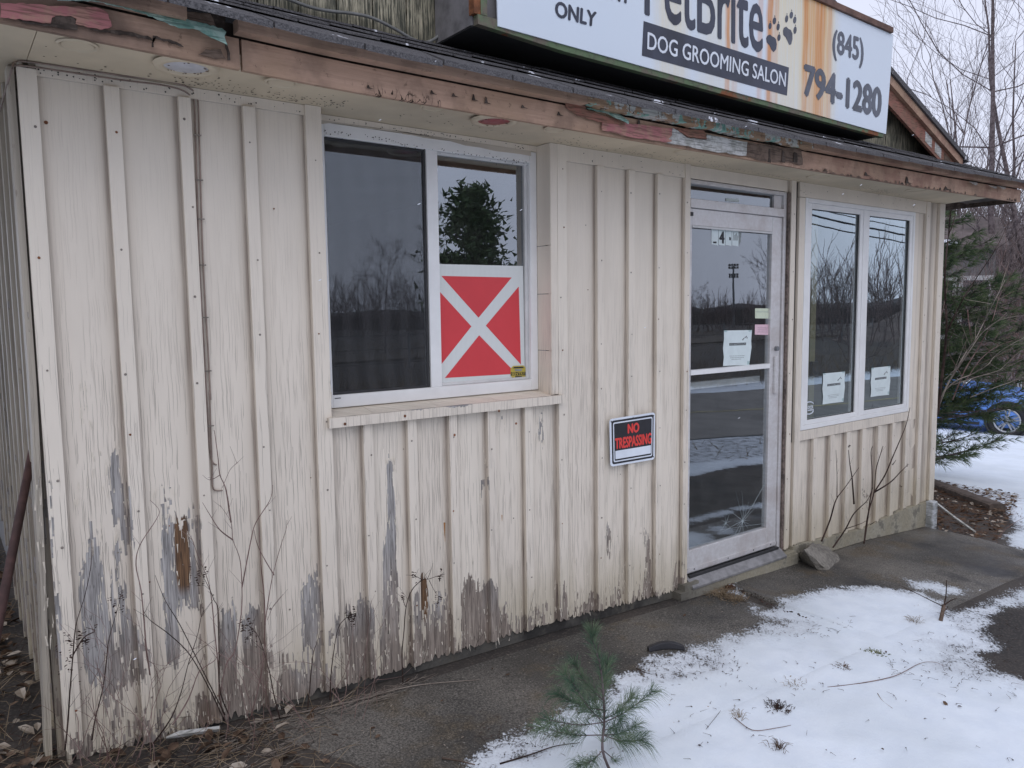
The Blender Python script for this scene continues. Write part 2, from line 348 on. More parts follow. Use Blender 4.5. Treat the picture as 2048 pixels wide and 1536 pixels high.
M['rustyink'] = plain('rust stained letter', (.55, .38, .14), .5, .2, 12., bump=0)
M['paper'] = plain('notice paper', (.66, .74, .74), .8, .05, 20., bump=.03)
M['inkblack'] = plain('black print', (.02, .02, .025), .6, .2, 30., bump=0)
M['inkgrey'] = plain('grey print', (.28, .31, .31), .6, .2, 30., bump=0)
M['yellownote'] = plain('yellow note', (.62, .68, .52), .8, .06, 60., bump=0)
M['pinknote'] = plain('pink note', (.72, .50, .56), .8, .08, 60., bump=0)
M['red'] = plain('red film', (.66, .055, .065), .35, .05, 5., bump=0)
M['signred'] = plain('red print', (.75, .06, .05), .4, .05, 5., bump=0)
def corr_mat():
    s = NT('fluted plastic board'); X, Y, Z = s.sep(s.pos())
    a = s.math('SINE', s.math('MULTIPLY', X, 900.)); c = s.mix(s.step(a, -1, 1), (.66, .69, .67), (.75, .77, .75))
    s.bsdf(c, .45, 0, s.bump(a, .25, .002)); return s.m
M['fluted'] = corr_mat()
M['gold'] = plain('gold sticker', (.52, .42, .07), .4, .15, 30., bump=0)
M['rust'] = plain('rust', (.20, .075, .03), .85, .4, 60.)
M['pipe'] = plain('rusty pipe', (.065, .032, .028), .75, .35, 30., bump=.3)
M['nail'] = plain('nail head', (.22, .19, .16), .6, .4, 200.)
M['holes'] = plain('wood-boring holes', (.015, .011, .008), .9, .1, 50., bump=0)
M['cable'] = plain('painted cable', (.27, .205, .17), .7, .25, 20.)
M['greycable'] = plain('grey cable', (.20, .205, .20), .6, .2, 20.)
M['insul'] = plain('crumbling insulation', (.22, .09, .075), .95, .5, 90., bump=.8)
M['lamp'] = plain('bulb face', (.55, .55, .58), .25, .1, 20., bump=0)
M['redlamp'] = plain('red bulb face', (.30, .055, .05), .4, .1, 20., bump=0)
def bark(name, a, b):
    s = NT(name); P = s.pos(); n = s.noise(P, 14., 3, .6)
    s.bsdf(s.mix(s.step(n, .35, .65), a, b), .9, 0, None, .15); return s.m
M['bark'] = bark('grey bark', (.085, .066, .066), (.18, .15, .15))
M['brush'] = bark('dark twigs', (.105, .082, .078), (.25, .205, .195))
M['redtwig'] = bark('reddish twigs', (.14, .085, .075), (.27, .19, .17))
M['paletwig'] = bark('pale twigs', (.20, .165, .14), (.30, .26, .22))
M['darkstem'] = bark('dark dead stem', (.030, .020, .017), (.075, .050, .042))
M['straw'] = bark('dead grass', (.17, .125, .08), (.32, .25, .17))
M['leaf'] = bark('dead leaf', (.055, .034, .024), (.17, .115, .080))
M['palebits'] = bark('pale litter', (.30, .25, .20), (.42, .37, .31))
M['needles'] = bark('pine needles', (.045, .075, .042), (.12, .16, .075))
M['needles2'] = bark('seedling needles', (.05, .10, .065), (.15, .20, .12))
M['browneedles'] = bark('fallen needles', (.12, .055, .03), (.20, .10, .05))
M['moss'] = bark('moss', (.09, .10, .03), (.16, .17, .06))
M['chunk'] = plain('broken concrete', (.19, .175, .15), .9, .35, 45., bump=.9)
M['timber'] = plain('rotting timber', (.10, .075, .060), .9, .4, 25., bump=.5)
M['bluecar'] = plain('blue car paint', (.12, .26, .66), .25, .04, 2., bump=0)
M['tyre'] = plain('tyre rubber', (.02, .02, .022), .8, .2, 40.)
M['rim'] = plain('alloy rim', (.42, .43, .45), .35, .1, 10., .7, 0)
M['carglass'] = plain('car glass', (.02, .025, .03), .08, .1, 5., bump=0)
M['snowlump'] = plain('snow', (.80, .83, .9), .8, .04, 20., bump=.3)
M['housewall'] = plain('grey house siding', (.20, .19, .185), .8, .15, 4.)
M['galv'] = plain('galvanised steel', (.20, .21, .22), .5, .2, 5., .5)
M['snowground'] = snow_ground('snow over asphalt', 'asphalt')
M['slab'] = snow_ground('wet concrete slab', 'concrete')

# ------------------------------------------------------------------ object helpers
def new_obj(name, verts, faces, mat, parent=None, smooth=False, attrs=None):
    me = bpy.data.meshes.new(name); me.from_pydata([tuple(v) for v in verts], [], faces)
    if mat is not None: me.materials.append(mat)
    if smooth: me.polygons.foreach_set('use_smooth', [True] * len(me.polygons))
    for k, vals in (attrs or {}).items():
        a = me.attributes.new(k, 'FLOAT', 'POINT'); a.data.foreach_set('value', list(vals))
    me.update()
    o = bpy.data.objects.new(name, me); C.objects.link(o)
    if parent is not None: o.parent = parent
    return o
def tag(o, label=None, cat=None, group=None, kind=None):
    if label: o['label'] = label
    if cat: o['category'] = cat
    if group: o['group'] = group
    if kind: o['kind'] = kind
    return o
def thing(name, label, cat, group=None):
    o = bpy.data.objects.new(name, None); C.objects.link(o); o.empty_display_size = .1
    return tag(o, label, cat, group)
class MB:
    def __init__(s): s.v = []; s.f = []
    def add(s, v, f):
        k = len(s.v); s.v += [tuple(p) for p in v]; s.f += [tuple(i + k for i in t) for t in f]
    def box(s, x0, x1, y0, y1, z0, z1):
        s.add([(x0, y0, z0), (x1, y0, z0), (x1, y1, z0), (x0, y1, z0), (x0, y0, z1), (x1, y0, z1), (x1, y1, z1), (x0, y1, z1)],
              [(0, 3, 2, 1), (4, 5, 6, 7), (0, 1, 5, 4), (1, 2, 6, 5), (2, 3, 7, 6), (3, 0, 4, 7)]); return s
    def prism(s, pts, d):
        n = len(pts); d = Vector(d); a = [Vector(p) for p in pts]
        s.add(a + [p + d for p in a], [tuple(range(n))[::-1], tuple(range(n, 2 * n))] + [(i, (i + 1) % n, (i + 1) % n + n, i + n) for i in range(n)]); return s
    def tube(s, pts, rad, n=6, caps=True):
        pts = [Vector(p) for p in pts]; k = len(pts)
        if not isinstance(rad, (list, tuple)): rad = [rad] * k
        b = len(s.v); up = Vector((.13, .27, .95))
        for i, p in enumerate(pts):
            t = (pts[min(i + 1, k - 1)] - pts[max(i - 1, 0)])
            if t.length < 1e-9: t = Vector((0, 0, 1))
            t.normalize(); a = t.cross(up)
            if a.length < .05: a = t.cross(Vector((1, 0, 0)))
            a.normalize(); c = t.cross(a)
            for j in range(n):
                q = 2 * math.pi * j / n; s.v.append(tuple(p + (a * math.cos(q) + c * math.sin(q)) * rad[i]))
        for i in range(k - 1):
            for j in range(n):
                s.f.append((b + i * n + j, b + i * n + (j + 1) % n, b + (i + 1) * n + (j + 1) % n, b + (i + 1) * n + j))
        if caps and n > 2:
            s.f.append(tuple(b + j for j in range(n))[::-1]); s.f.append(tuple(b + (k - 1) * n + j for j in range(n)))
        return s
    def disc(s, c, nrm, r, n=7, h=.002):
        nrm = Vector(nrm).normalized(); a = nrm.orthogonal().normalized(); b = nrm.cross(a); c = Vector(c)
        s.add([c + (a * math.cos(2 * math.pi * j / n) + b * math.sin(2 * math.pi * j / n)) * r for j in range(n)] + [c + nrm * h],
              [(j, (j + 1) % n, n) for j in range(n)]); return s
    def blade(s, p, d, w):
        p = Vector(p); d = Vector(d); a = d.orthogonal().normalized() if abs(d.z) < 1e-6 and False else d.cross(Vector((rnd.uniform(-1, 1), rnd.uniform(-1, 1), rnd.uniform(-1, 1))))
        if a.length < 1e-9: a = Vector((1, 0, 0))
        a = a.normalized() * w; s.add([p - a, p + a, p + d], [(0, 1, 2)]); return s
    def obj(s, name, mat, parent=None, smooth=False): return new_obj(name, s.v, s.f, mat, parent, smooth)
def box(name, x0, x1, y0, y1, z0, z1, mat, parent=None): return MB().box(x0, x1, y0, y1, z0, z1).obj(name, mat, parent)
def bevel(o, wdt=.003, seg=2):
    m = o.modifiers.new('bevel', 'BEVEL'); m.width = wdt; m.segments = seg; m.limit_method = 'ANGLE'; return o
def smoothpath(pts, n=6):
    pts = [Vector(p) for p in pts]; out = []
    for i in range(len(pts) - 1):
        p0 = pts[max(i - 1, 0)]; p1 = pts[i]; p2 = pts[i + 1]; p3 = pts[min(i + 2, len(pts) - 1)]
        for k in range(n):
            t = k / n; out.append(.5 * ((2 * p1) + (p2 - p0) * t + (2 * p0 - 5 * p1 + 4 * p2 - p3) * t * t + (3 * p1 - 3 * p2 + p3 - p0) * t ** 3))
    return out + [pts[-1]]
def text(name, body, quad, mat, parent, y=None, bold=0.):
    """lettering fitted into a quad (TL,TR,BR,BL world points); bold = extra stroke width as a part of the letter height"""
    cu = bpy.data.curves.new(name, 'FONT'); cu.body = body; cu.size = 1; cu.resolution_u = 3
    o = bpy.data.objects.new(name, cu); C.objects.link(o)
    dg = bpy.context.evaluated_depsgraph_get(); me0 = bpy.data.meshes.new_from_object(o.evaluated_get(dg))
    bpy.data.objects.remove(o); vs = [v.co.copy() for v in me0.vertices]; fs = [tuple(p.vertices) for p in me0.polygons]; bpy.data.meshes.remove(me0)
    sh = [(0, 0)] if not bold else [(bold * .5 * dx, bold * .35 * dy) for dx, dy in ((-1, 0), (-.35, 0), (.35, 0), (1, 0), (0, -1), (0, 1))]
    V = [Vector((v.x + a, v.y + b, k)) for k, (a, b) in enumerate(sh) for v in vs]; F = [tuple(i + k * len(vs) for i in f) for k in range(len(sh)) for f in fs]
    x0 = min(v.x for v in V); x1 = max(v.x for v in V); y0 = min(v.y for v in V); y1 = max(v.y for v in V)
    TL, TR, BR, BL = [Vector(q) for q in quad]; W = []
    for v in V:
        a = (v.x - x0) / (x1 - x0); b = (v.y - y0) / (y1 - y0)
        p = (BL * (1 - a) + BR * a) * (1 - b) + (TL * (1 - a) + TR * a) * b
        if y is not None: p.y = y
        p.y -= .00006 * v.z; W.append(p)
    return new_obj(name, W, F, mat, parent)
def quadY(pts, Y): return [onY(px, py, Y) for px, py in pts]
def sheet(name, pts, mat, parent=None, th=.001):
    """thin sheet on a plane facing -Y; pts world, thickness th"""
    return MB().prism([Vector(p) for p in pts], (0, th, 0)).obj(name, mat, parent)

# ------------------------------------------------------------------ wear map of the front wall: where the paint has come off
PATCH = [  # px0, px1, py0, py1, amount, brown
 (168, 177, 745, 870, .62, 0), (192, 204, 905, 985, .55, 0), (218, 240, 900, 1010, .62, 0), (162, 178, 960, 1025, .5, 0), (232, 262, 930, 1100, .75, 0),
 (170, 204, 1040, 1170, .62, 0), (168, 208, 1150, 1362, .95, 0), (210, 262, 1180, 1370, .72, .0), (222, 240, 1080, 1190, .5, 0), (205, 250, 1360, 1440, .45, .3), (262, 280, 1240, 1360, .5, 0),
 (328, 352, 960, 1100, .7, 0), (332, 356, 1080, 1335, .9, 0), (357, 380, 1040, 1178, .85, .8), (382, 408, 1005, 1120, .7, 0), (360, 400, 1120, 1220, .65, .2),
 (300, 318, 995, 1040, .5, 0), (388, 410, 1180, 1320, .5, 0), (447, 477, 1225, 1430, .9, .0), (452, 470, 1290, 1440, .3, .3), (492, 530, 1220, 1440, .85, 0), (282, 303, 1285, 1345, .6, 0), (400, 440, 1400, 1480, .5, .4),
 (92, 114, 955, 1340, .75, 0), (86, 93, 960, 1300, .3, 0), (506, 514, 1255, 1285, .6, 0), (610, 645, 1180, 1420, .55, 0), (612, 628, 1175, 1260, .6, 0), (632, 644, 1110, 1240, .5, 0),
 (538, 550, 1290, 1330, .5, 0), (627, 634, 1025, 1075, .62, .8), (672, 684, 1230, 1290, .5, 0), (700, 748, 1225, 1365, .72, 0), (720, 735, 1180, 1240, .4, 0), (560, 600, 1330, 1420, .45, .2),
 (782, 794, 912, 1080, .8, 0), (775, 800, 1075, 1355, .85, 0), (768, 782, 1240, 1340, .5, 0), (826, 850, 1180, 1330, .55, 0), (850, 859, 1155, 1230, .8, 1.), (858, 905, 1195, 1330, .62, 0), (884, 892, 1040, 1110, .45, .9),
 (930, 986, 1180, 1298, .72, .25), (935, 950, 1120, 1200, .35, 0), (982, 996, 1180, 1290, .9, 0), (997, 1022, 1215, 1290, .5, .3), (968, 978, 960, 1010, .6, 0), (976, 985, 900, 940, .5, 0),
 (1082, 1092, 815, 900, .75, 0), (1005, 1014, 834, 866, .65, 0), (783, 795, 1000, 1070, .4, 0), (655, 700, 1240, 1330, .3, 0),
 (1118, 1132, 1160, 1240, .55, 0), (1186, 1196, 1190, 1235, .55, 0), (1218, 1228, 1060, 1140, .4, 0), (1296, 1308, 1060, 1185, .72, 0), (1300, 1306, 780, 835, .55, 0), (1244, 1252, 1120, 1200, .45, 0),
 (1222, 1226, 1060, 1100, .5, 0), (1288, 1293, 1060, 1090, .5, 0), (652, 664, 735, 790, .6, 0), (1355, 1368, 1120, 1190, .5, 0), (650, 656, 480, 540, .4, 0),
]
PW = []
for (a, b, c, d, k, br) in PATCH:
    p = onY(a, (c + d) / 2, 0.); q = onY(b, (c + d) / 2, 0.); t = onY((a + b) / 2, c, 0.); m_ = onY((a + b) / 2, d, 0.)
    PW.append(((p.x + q.x) / 2, (q.x - p.x) / 2 + .002, (t.z + m_.z) / 2, (t.z - m_.z) / 2, k, br))
BOT = [(1.4, .215), (1.82, .181), (2.19, .172), (2.78, .150), (3.54, .140), (4.49, .086), (5.0, .11), (5.612, .125), (6.5, .080), (7.0, .125), (7.6, .12)]
def wear(x, z):
    low = .33 * max(0., min(1., (1.05 - z) / .75)) * max(0., min(1., (4.9 - x) / 1.5)) - .02
    v = .0 + low * .72; br = 0.
    hb = z - lerp_tab(BOT, x)
    if x < 4.55: v += .42 * max(0., 1 - hb / .16)
    elif x > 5.4: v -= .04
    for (cx, hx, cz, hz, k, b) in PW:
        if abs(x - cx) < hx + .03 and abs(z - cz) < hz + .12:
            fx = max(0., min(1., 1 - (abs(x - cx) - hx + .004) / .016)); fz = max(0., min(1., 1 - (abs(z - cz) - hz + .04) / .12))
            v += k * fx * fz * (.75 if v < .75 else .2); br = max(br, b * fx * fz)
    return min(v, 1.1), br
def board(name, a0, a1, zb, z1, face, th, mat, parent, axis='x', ragged=0., cell=.0085, zc=.028, wearf=wear):
    """a plank or batten: finely gridded front face (carries the wear values and painted edge shade), plain sides. zb may be a function"""
    nx = max(2, int((a1 - a0) / cell)); zb_ = zb if callable(zb) else (lambda x: zb)
    zlow = min(zb_(a0), zb_(a1)); nz = max(3, int((z1 - zlow) / zc))
    V = []; F = []; pe = []; br = []; gr = []; wide = name == 'board' and a1 - a0 > .1
    seed = rnd.random() * 100
    for j in range(nz + 1):
        t = (j / nz) if j else 0.
        for i in range(nx + 1):
            a = a0 + (a1 - a0) * i / nx; b = zb_(a)
            if ragged: rq = math.sin((i + 1) * 12.9898 + seed * 78.233) * 43758.5453; rq -= math.floor(rq); b += ragged * (1.5 * rq ** 3 + .12 * noise.noise(Vector((a * 13, seed, 3))))
            b0 = zb_(a); z = (b0 + (z1 - b0) * t) if j > 1 else (b if j == 0 else max(b + .004, b0 + (z1 - b0) * t))
            jx = .0008 * noise.noise(Vector((a * 9, z * 5, seed)))
            pe_, br_ = wearf(a, z); pe.append(pe_); br.append(br_); gr.append((min(1., .55 * math.exp(-max(0, a1 - .026 - a) / .007) + .13 * math.exp(-max(0, a1 - .026 - a) / .035)) + .35 * math.exp(-max(0, a - a0 - .026) / .008)) if wide else 0.)  # painted shade along both edges of wide boards, strongest at the right
            V.append((a, face + jx, z) if axis == 'x' else (face + jx, a, z))
    W = nx + 1
    for j in range(nz):
        for i in range(nx):
            q = (j * W + i, j * W + i + 1, (j + 1) * W + i + 1, (j + 1) * W + i)
            F.append(q if axis == 'x' else q[::-1])
    rim = [i for i in range(W)] + [j * W + nx for j in range(1, nz + 1)] + [nz * W + i for i in range(nx - 1, -1, -1)] + [j * W for j in range(nz - 1, 0, -1)]
    k = len(V); n = len(rim)
    for r in rim:
        x, y, z = V[r]; V.append((x, y + th, z) if axis == 'x' else (x + th, y, z)); pe.append(pe[r] + .05); br.append(br[r]); gr.append(.42)  # side faces get an even painted shade as well
    for i in range(n):
        q = (rim[i], k + i, k + (i + 1) % n, rim[(i + 1) % n]); F.append(q if axis == 'x' else q[::-1])
    return new_obj(name, V, F, mat, parent, attrs=dict(peel=pe, brown=br, edge_shade=gr))

# ------------------------------------------------------------------ the shop building
XL, XR, ZS = 1.466, 7.53, 2.447
BY = .024        # plane of the wide boards; battens stand proud to y = 0
bld = thing('shop_building', 'single storey shop with peeling cream board and batten walls and low shingled eave', 'building')
fw = MB()        # sheathing behind the boards, with the openings cut out
W1 = (2.44, 3.562, 1.25, 2.449); DR = (4.55, 5.47, .06, 2.40); W2 = (5.65, 7.075, .872, 2.356)
for x0, x1, z0, z1 in [(XL + .02, W1[0], .0, ZS), (W1[0], W1[1], .0, W1[2]), (W1[1], DR[0], .0, ZS), (DR[0], DR[1], DR[3], ZS), (DR[1], W2[0], -.05, ZS),
                       (W2[0], W2[1], -.05, W2[2]), (W2[0], W2[1], W2[3], ZS), (W2[1], XR - .02, -.05, ZS)]:
    fw.box(x0, x1, .045, .13, z0, z1)
frontwall = fw.obj('front_wall', M['interior'], bld)
def zbot(x): return lerp_tab(BOT, x)
def zback(x): return zbot(x) - (.012 if x < 4.6 else 0)
PM = M['paint']
# wide boards between battens
bx = [1.50, 1.725, 1.946, 2.166, 2.40]
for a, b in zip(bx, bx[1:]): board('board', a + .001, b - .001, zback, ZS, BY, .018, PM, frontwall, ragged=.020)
bl = [2.43, 2.592, 2.794, 2.998, 3.205, 3.418, 3.615]
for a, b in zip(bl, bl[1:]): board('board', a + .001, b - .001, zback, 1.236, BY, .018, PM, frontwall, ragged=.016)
br_ = [3.632, 3.88, 4.10, 4.31, 4.535]
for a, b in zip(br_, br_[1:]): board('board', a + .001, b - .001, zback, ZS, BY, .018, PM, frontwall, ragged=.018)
board('board', 5.455, 5.56, zbot, ZS, BY, .018, PM, frontwall)
rr = [5.562, 5.80, 6.005, 6.21, 6.415, 6.63, 6.835, 7.04, 7.235]
for a, b in zip(rr, rr[1:]): board('board', a + .001, b - .001, zbot, .80, BY, .018, PM, frontwall)
board('board', 7.14, 7.38, zbot, ZS, BY, .018, PM, frontwall)
board('board', 7.382, 7.50, zbot, ZS, BY, .018, PM, frontwall)
# battens
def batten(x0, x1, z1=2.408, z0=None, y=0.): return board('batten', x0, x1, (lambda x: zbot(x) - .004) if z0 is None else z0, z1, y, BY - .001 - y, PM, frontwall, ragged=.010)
cb = board('corner_board', 1.469, 1.520, lambda x: .232, 2.425, 0, .023, PM, frontwall, ragged=.02)
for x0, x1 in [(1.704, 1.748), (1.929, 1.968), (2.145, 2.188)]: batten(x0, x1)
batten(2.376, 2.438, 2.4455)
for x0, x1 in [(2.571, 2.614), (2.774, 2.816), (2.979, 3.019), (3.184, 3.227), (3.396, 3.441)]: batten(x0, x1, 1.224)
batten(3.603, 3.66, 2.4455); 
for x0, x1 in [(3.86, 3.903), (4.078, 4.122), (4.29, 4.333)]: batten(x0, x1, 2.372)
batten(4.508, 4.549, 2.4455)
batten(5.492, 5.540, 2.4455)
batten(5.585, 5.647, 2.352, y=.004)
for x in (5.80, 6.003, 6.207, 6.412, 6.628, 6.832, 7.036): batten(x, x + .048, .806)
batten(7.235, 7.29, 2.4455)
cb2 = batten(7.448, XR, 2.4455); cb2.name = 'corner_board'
# frieze strip, head panels and window casing
fz = board('frieze_board', 3.66, 4.508, 2.374, 2.4455, .006, .017, PM, frontwall); 
board('frieze_board', 1.520, 2.376, 2.41, 2.4455, .010, .013, PM, frontwall)
board('head_board', 2.44, 3.56, 2.419, 2.4455, .10, .02, PM, frontwall)
board('head_board', 4.55, 5.47, 2.378, 2.4455, .020, .02, PM, frontwall)
board('window_casing', 5.587, 7.235, 2.356, 2.4455, .006, .017, PM, frontwall)
board('window_casing', 5.587, 7.135, .808, .872, .004, .019, PM, frontwall)
board('window_casing', 7.077, 7.133, .872, 2.354, .008, .015, PM, frontwall)
# reveal of the big window, made of short panels with open joints
for z0, z1 in [(1.268, 1.478), (1.481, 1.748), (1.751, 1.975), (1.978, 2.445)]:
    # right reveal panel
    board('reveal_panel', .002, .118, z0, z1, 3.560, .02, M['paint'], frontwall, axis='y', wearf=lambda a, z: (.10, 0))
box('reveal_trim', 3.563, 3.602, .001, .0235, 1.27, 2.4455, PM, frontwall)
for x0, x1 in [(2.441, 2.62), (2.622, 2.93), (2.932, 3.24), (3.242, 3.56)]:
    MB().prism([(x0, -.018, 1.262), (x0, .125, 1.287), (x0, .125, 1.262), (x0, -.018, 1.244)], (x1 - x0, 0, 0)).obj('sill_board', M['paint'], frontwall)
def sillwear(x, z):
    n = noise.noise(Vector((x * 5.5, 0, 2)))
    return (.12 + .75 * max(0., min(1., (z - (1.262 - .03 * max(0, n) * 2)) / .012)) * (1 if n > -.12 else .1), 0)
board('sill_trim', 2.418, 3.622, 1.226, 1.266, -.022, .021, PM, frontwall, wearf=sillwear, zc=.006)
# curls of paint standing off the boards, thickest along the rotted foot and round the bare patches
cu_ = MB()
def paint_curl(x, z, y, L, w_, out, up_=1):
    lean = rnd.uniform(-.15, .15); P = []
    for i in range(4): t = i / 3; P.append((x + lean * L * t, y - .0008 - out * t ** 1.8, z + up_ * L * t))
    cu_.add([(a - w_ * (1 - .25 * i), b, c) for i, (a, b, c) in enumerate(P)] + [(a + w_ * (1 - .3 * i), b, c) for i, (a, b, c) in enumerate(P)], [(i, i + 1, i + 5, i + 4) for i in range(3)])
for k in range(420):
    x = rnd.uniform(1.5, 4.5) if k < 360 else rnd.uniform(5.7, 7.1)
    if any(a - .003 < x < b + .003 for a, b in ((2.376, 2.438), (1.704, 1.748), (1.929, 1.968), (2.145, 2.188), (2.571, 2.614), (2.774, 2.816), (2.979, 3.019), (3.184, 3.227), (3.396, 3.441), (3.603, 3.66), (3.86, 3.903), (4.078, 4.122), (4.29, 4.333))): y = 0.
    else: y = BY
    paint_curl(x, zbot(x) + abs(rnd.gauss(0, .10)) + .01, y, rnd.uniform(.010, .035), rnd.uniform(.0012, .0035), rnd.uniform(.003, .010), rnd.choice((1, -1, 1)))
for (cx, hx, cz, hz, k_, b_) in PW:
    for k in range(int(3 + hz * 40)):
        sx = rnd.choice((-1, 1)); z = cz + rnd.uniform(-1, 1) * hz; paint_curl(cx + sx * hx + rnd.gauss(0, .004), z, BY if any(a < cx < b for a, b in zip(bx, bx[1:])) or True else 0, rnd.uniform(.012, .04), rnd.uniform(.001, .003), rnd.uniform(.002, .008), rnd.choice((1, -1)))
tag(cu_.obj('paint_curls', plain('paint curl', (.66, .60, .50), .55, .12, 40., bump=0), frontwall), kind='stuff')
# foundation
def fnd():
    xs = [1.50 + .12 * i for i in range(51)]; mb = MB()
    for x0, x1 in zip(xs, xs[1:]):
        x1 = min(x1, XR - .04)
        if DR[0] < x0 < DR[1] - .1: t0 = t1 = .085
        else: t0, t1 = zbot(x0) + .03, zbot(x1) + .03
        y = .03 if x0 < 4.5 else (-.028 if x0 < 5.5 else -.008)
        j0, j1 = .006 * noise.noise(Vector((x0 * 3, 1, 1))), .006 * noise.noise(Vector((x1 * 3, 1, 1)))
        if x0 > 5.5: t0 = zbot(x0) - .002; t1 = zbot(x1) - .002
        if 5.4 < x0 <= 5.5: t0 = t1 = .10
        mb.add([(x0, y + j0, -.4), (x1, y + j1, -.4), (x1, y + j1, t1), (x0, y + j0, t0), (x1, .12, t1), (x0, .12, t0), (x0, .12, -.4), (x1, .12, -.4)], [(0, 1, 2, 3), (3, 2, 4, 5), (0, 3, 5, 6), (1, 7, 4, 2)])
    return mb.obj('foundation', M['concrete'], bld)
fnd()
box('door_step', 4.46, 5.60, -.034, .03, -.3, .0815, M['concrete'], bld)
bevel(MB().box(7.395, 7.475, -.06, .005, -.14, .13).obj('corner_pier', chip_mat('whitewashed block', (.52, .54, .56), (.30, .31, .30)), bld), .01)
# side walls and back
def sidewear(a, z): return (.30 + .22 * max(0., min(1., (1.5 - z) / 1.2)), 0)
sw = MB().box(1.486, 1.56, .12, 5.0, -.1, ZS).obj('side_wall', M['interior'], bld)
bot2 = [(0, .16), (.69, .19), (1.55, .235), (2.34, .53), (3.2, .55)]
ys = [.0] + [.09 + .225 * i for i in range(12)]
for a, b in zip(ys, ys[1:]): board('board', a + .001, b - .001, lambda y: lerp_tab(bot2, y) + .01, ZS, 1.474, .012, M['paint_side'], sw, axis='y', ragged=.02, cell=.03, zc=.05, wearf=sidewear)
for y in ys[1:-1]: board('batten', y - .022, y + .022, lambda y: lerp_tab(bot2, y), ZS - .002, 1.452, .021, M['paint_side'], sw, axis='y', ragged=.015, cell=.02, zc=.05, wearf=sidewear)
# warped corner board of the side wall, pulled away from the front corner at its foot
vv = []; nseg = 14
for k in range(nseg + 1):
    z = .20 + (2.43 - .20) * k / nseg; off = .030 * max(0, 1 - k / 8) ** 1.3
    for (dx, dy) in ((0, 0), (0, .075), (.02, .075), (.02, 0)): vv.append((1.445 - off, .030 + dy + off * .6, z) if dx == 0 else (1.464 - off, .030 + dy + off * .6, z))
ff = [(4 * k + i, 4 * k + (i + 1) % 4, 4 * k + 4 + (i + 1) % 4, 4 * k + 4 + i) for k in range(nseg) for i in range(4)] + [(0, 1, 2, 3), (4 * nseg + 3, 4 * nseg + 2, 4 * nseg + 1, 4 * nseg)]
new_obj('corner_board', vv, ff, M['paint_side'], sw, attrs=dict(peel=[.3] * len(vv), brown=[0.] * len(vv)))
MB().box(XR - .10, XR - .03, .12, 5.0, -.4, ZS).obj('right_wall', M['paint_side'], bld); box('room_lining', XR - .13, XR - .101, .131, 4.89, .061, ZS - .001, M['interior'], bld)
box('back_wall', 1.56, XR - .1, 4.9, 4.98, -.3, ZS, M['interior'], bld)
box('room_floor', 1.56, XR - .1, .13, 4.9, -.02, .06, M['intfloor'], bld)
box('room_ceiling', 1.56, XR - .1, .13, 4.9, ZS, ZS + .03, M['interior'], bld)
box('room_partition', 4.1, 4.16, .6, 4.9, .06, ZS, M['interior'], bld)

# ------------------------------------------------------------------ eave: soffit, fascia, pent roof, gable
FY = -.36; XE = 7.95
FB = [(.3, 2.45), (1.41, 2.437), (2.31, 2.414), (3.65, 2.414), (5.25, 2.418), (6.6, 2.430), (XE, 2.449)]
def fb(x): return lerp_tab(FB, x)
soffit = MB()
for x0, x1 in [(.3, 1.495), (1.497, 3.93), (3.932, 6.37), (6.372, XR + .0)]:
    ys_ = -.345
    soffit.add([(x0, ys_, fb(x0) + .017), (x1, ys_, fb(x1) + .017), (x1, .02, ZS), (x0, .02, ZS), (x0, ys_, 2.47), (x1, ys_, 2.47), (x1, .02, 2.47), (x0, .02, 2.47)],
               [(0, 3, 2, 1), (4, 5, 6, 7), (0, 1, 5, 4), (1, 2, 6, 5), (2, 3, 7, 6), (3, 0, 4, 7)])
soffit.box(.3, 1.466, .021, 5, ZS, 2.47); soffit.box(1.466, XR, .0201, .12, ZS + .0005, 2.47)
soffit = soffit.obj('soffit', M['soffit'], bld)
def strip(name, tab, y0, y1, mat, parent, x0, x1, step=.12, jit=.0, zt=None, tilt=0.):
    """long eave board following the sagging eave line: bottom tab(x), top zt(x)"""
    n = max(2, int((x1 - x0) / step)); V = []; F = []
    for i in range(n + 1):
        x = x0 + (x1 - x0) * i / n; b = tab(x) + jit * noise.noise(Vector((x * 6, 0, 5))); t = zt(x)
        V += [(x, y0, b), (x, y1, b), (x, y1, t), (x, y0 + tilt, t)]
    for i in range(n): F += [(4 * i + k, 4 * i + (k + 1) % 4, 4 * i + 4 + (k + 1) % 4, 4 * i + 4 + k)[::-1] for k in range(4)]
    F += [(0, 1, 2, 3)[::-1], (4 * n, 4 * n + 1, 4 * n + 2, 4 * n + 3)]
    return new_obj(name, V, F, mat, parent)
# lower fascia in three lengths, upper trim in lengths with the rotted pieces of the photo
fasc = strip('fascia', fb, FY, FY + .02, M['fascia'], bld, .3, 2.022, zt=lambda x: fb(x) + .091)
strip('fascia_board', fb, FY, FY + .02, M['fascia'], fasc, 2.03, 4.70, zt=lambda x: fb(x) + .091, jit=.001)
strip('fascia_board', fb, FY, FY + .02, M['fascia'], fasc, 4.703, XE, zt=lambda x: fb(x) + .091, jit=.002)
strip('fascia_backing', lambda x: fb(x) + .03, FY + .0205, FY + .04, M['rotwood'], fasc, .3, XE - .035, zt=lambda x: fb(x) + .139)
up = lambda x: fb(x) + .098; upt = lambda x: fb(x) + .136
strip('upper_trim', up, FY - .050, FY - .001, M['fascia'], fasc, 2.006, 3.42, zt=upt)
strip('upper_trim', lambda x: up(x) + .002, FY - .050, FY - .001, M['fascia'], fasc, 5.06, XE + .05, zt=upt, jit=.002)
strip('upper_trim', up, FY - .050, FY - .001, M['fascia'], fasc, .3, 1.86, zt=upt)
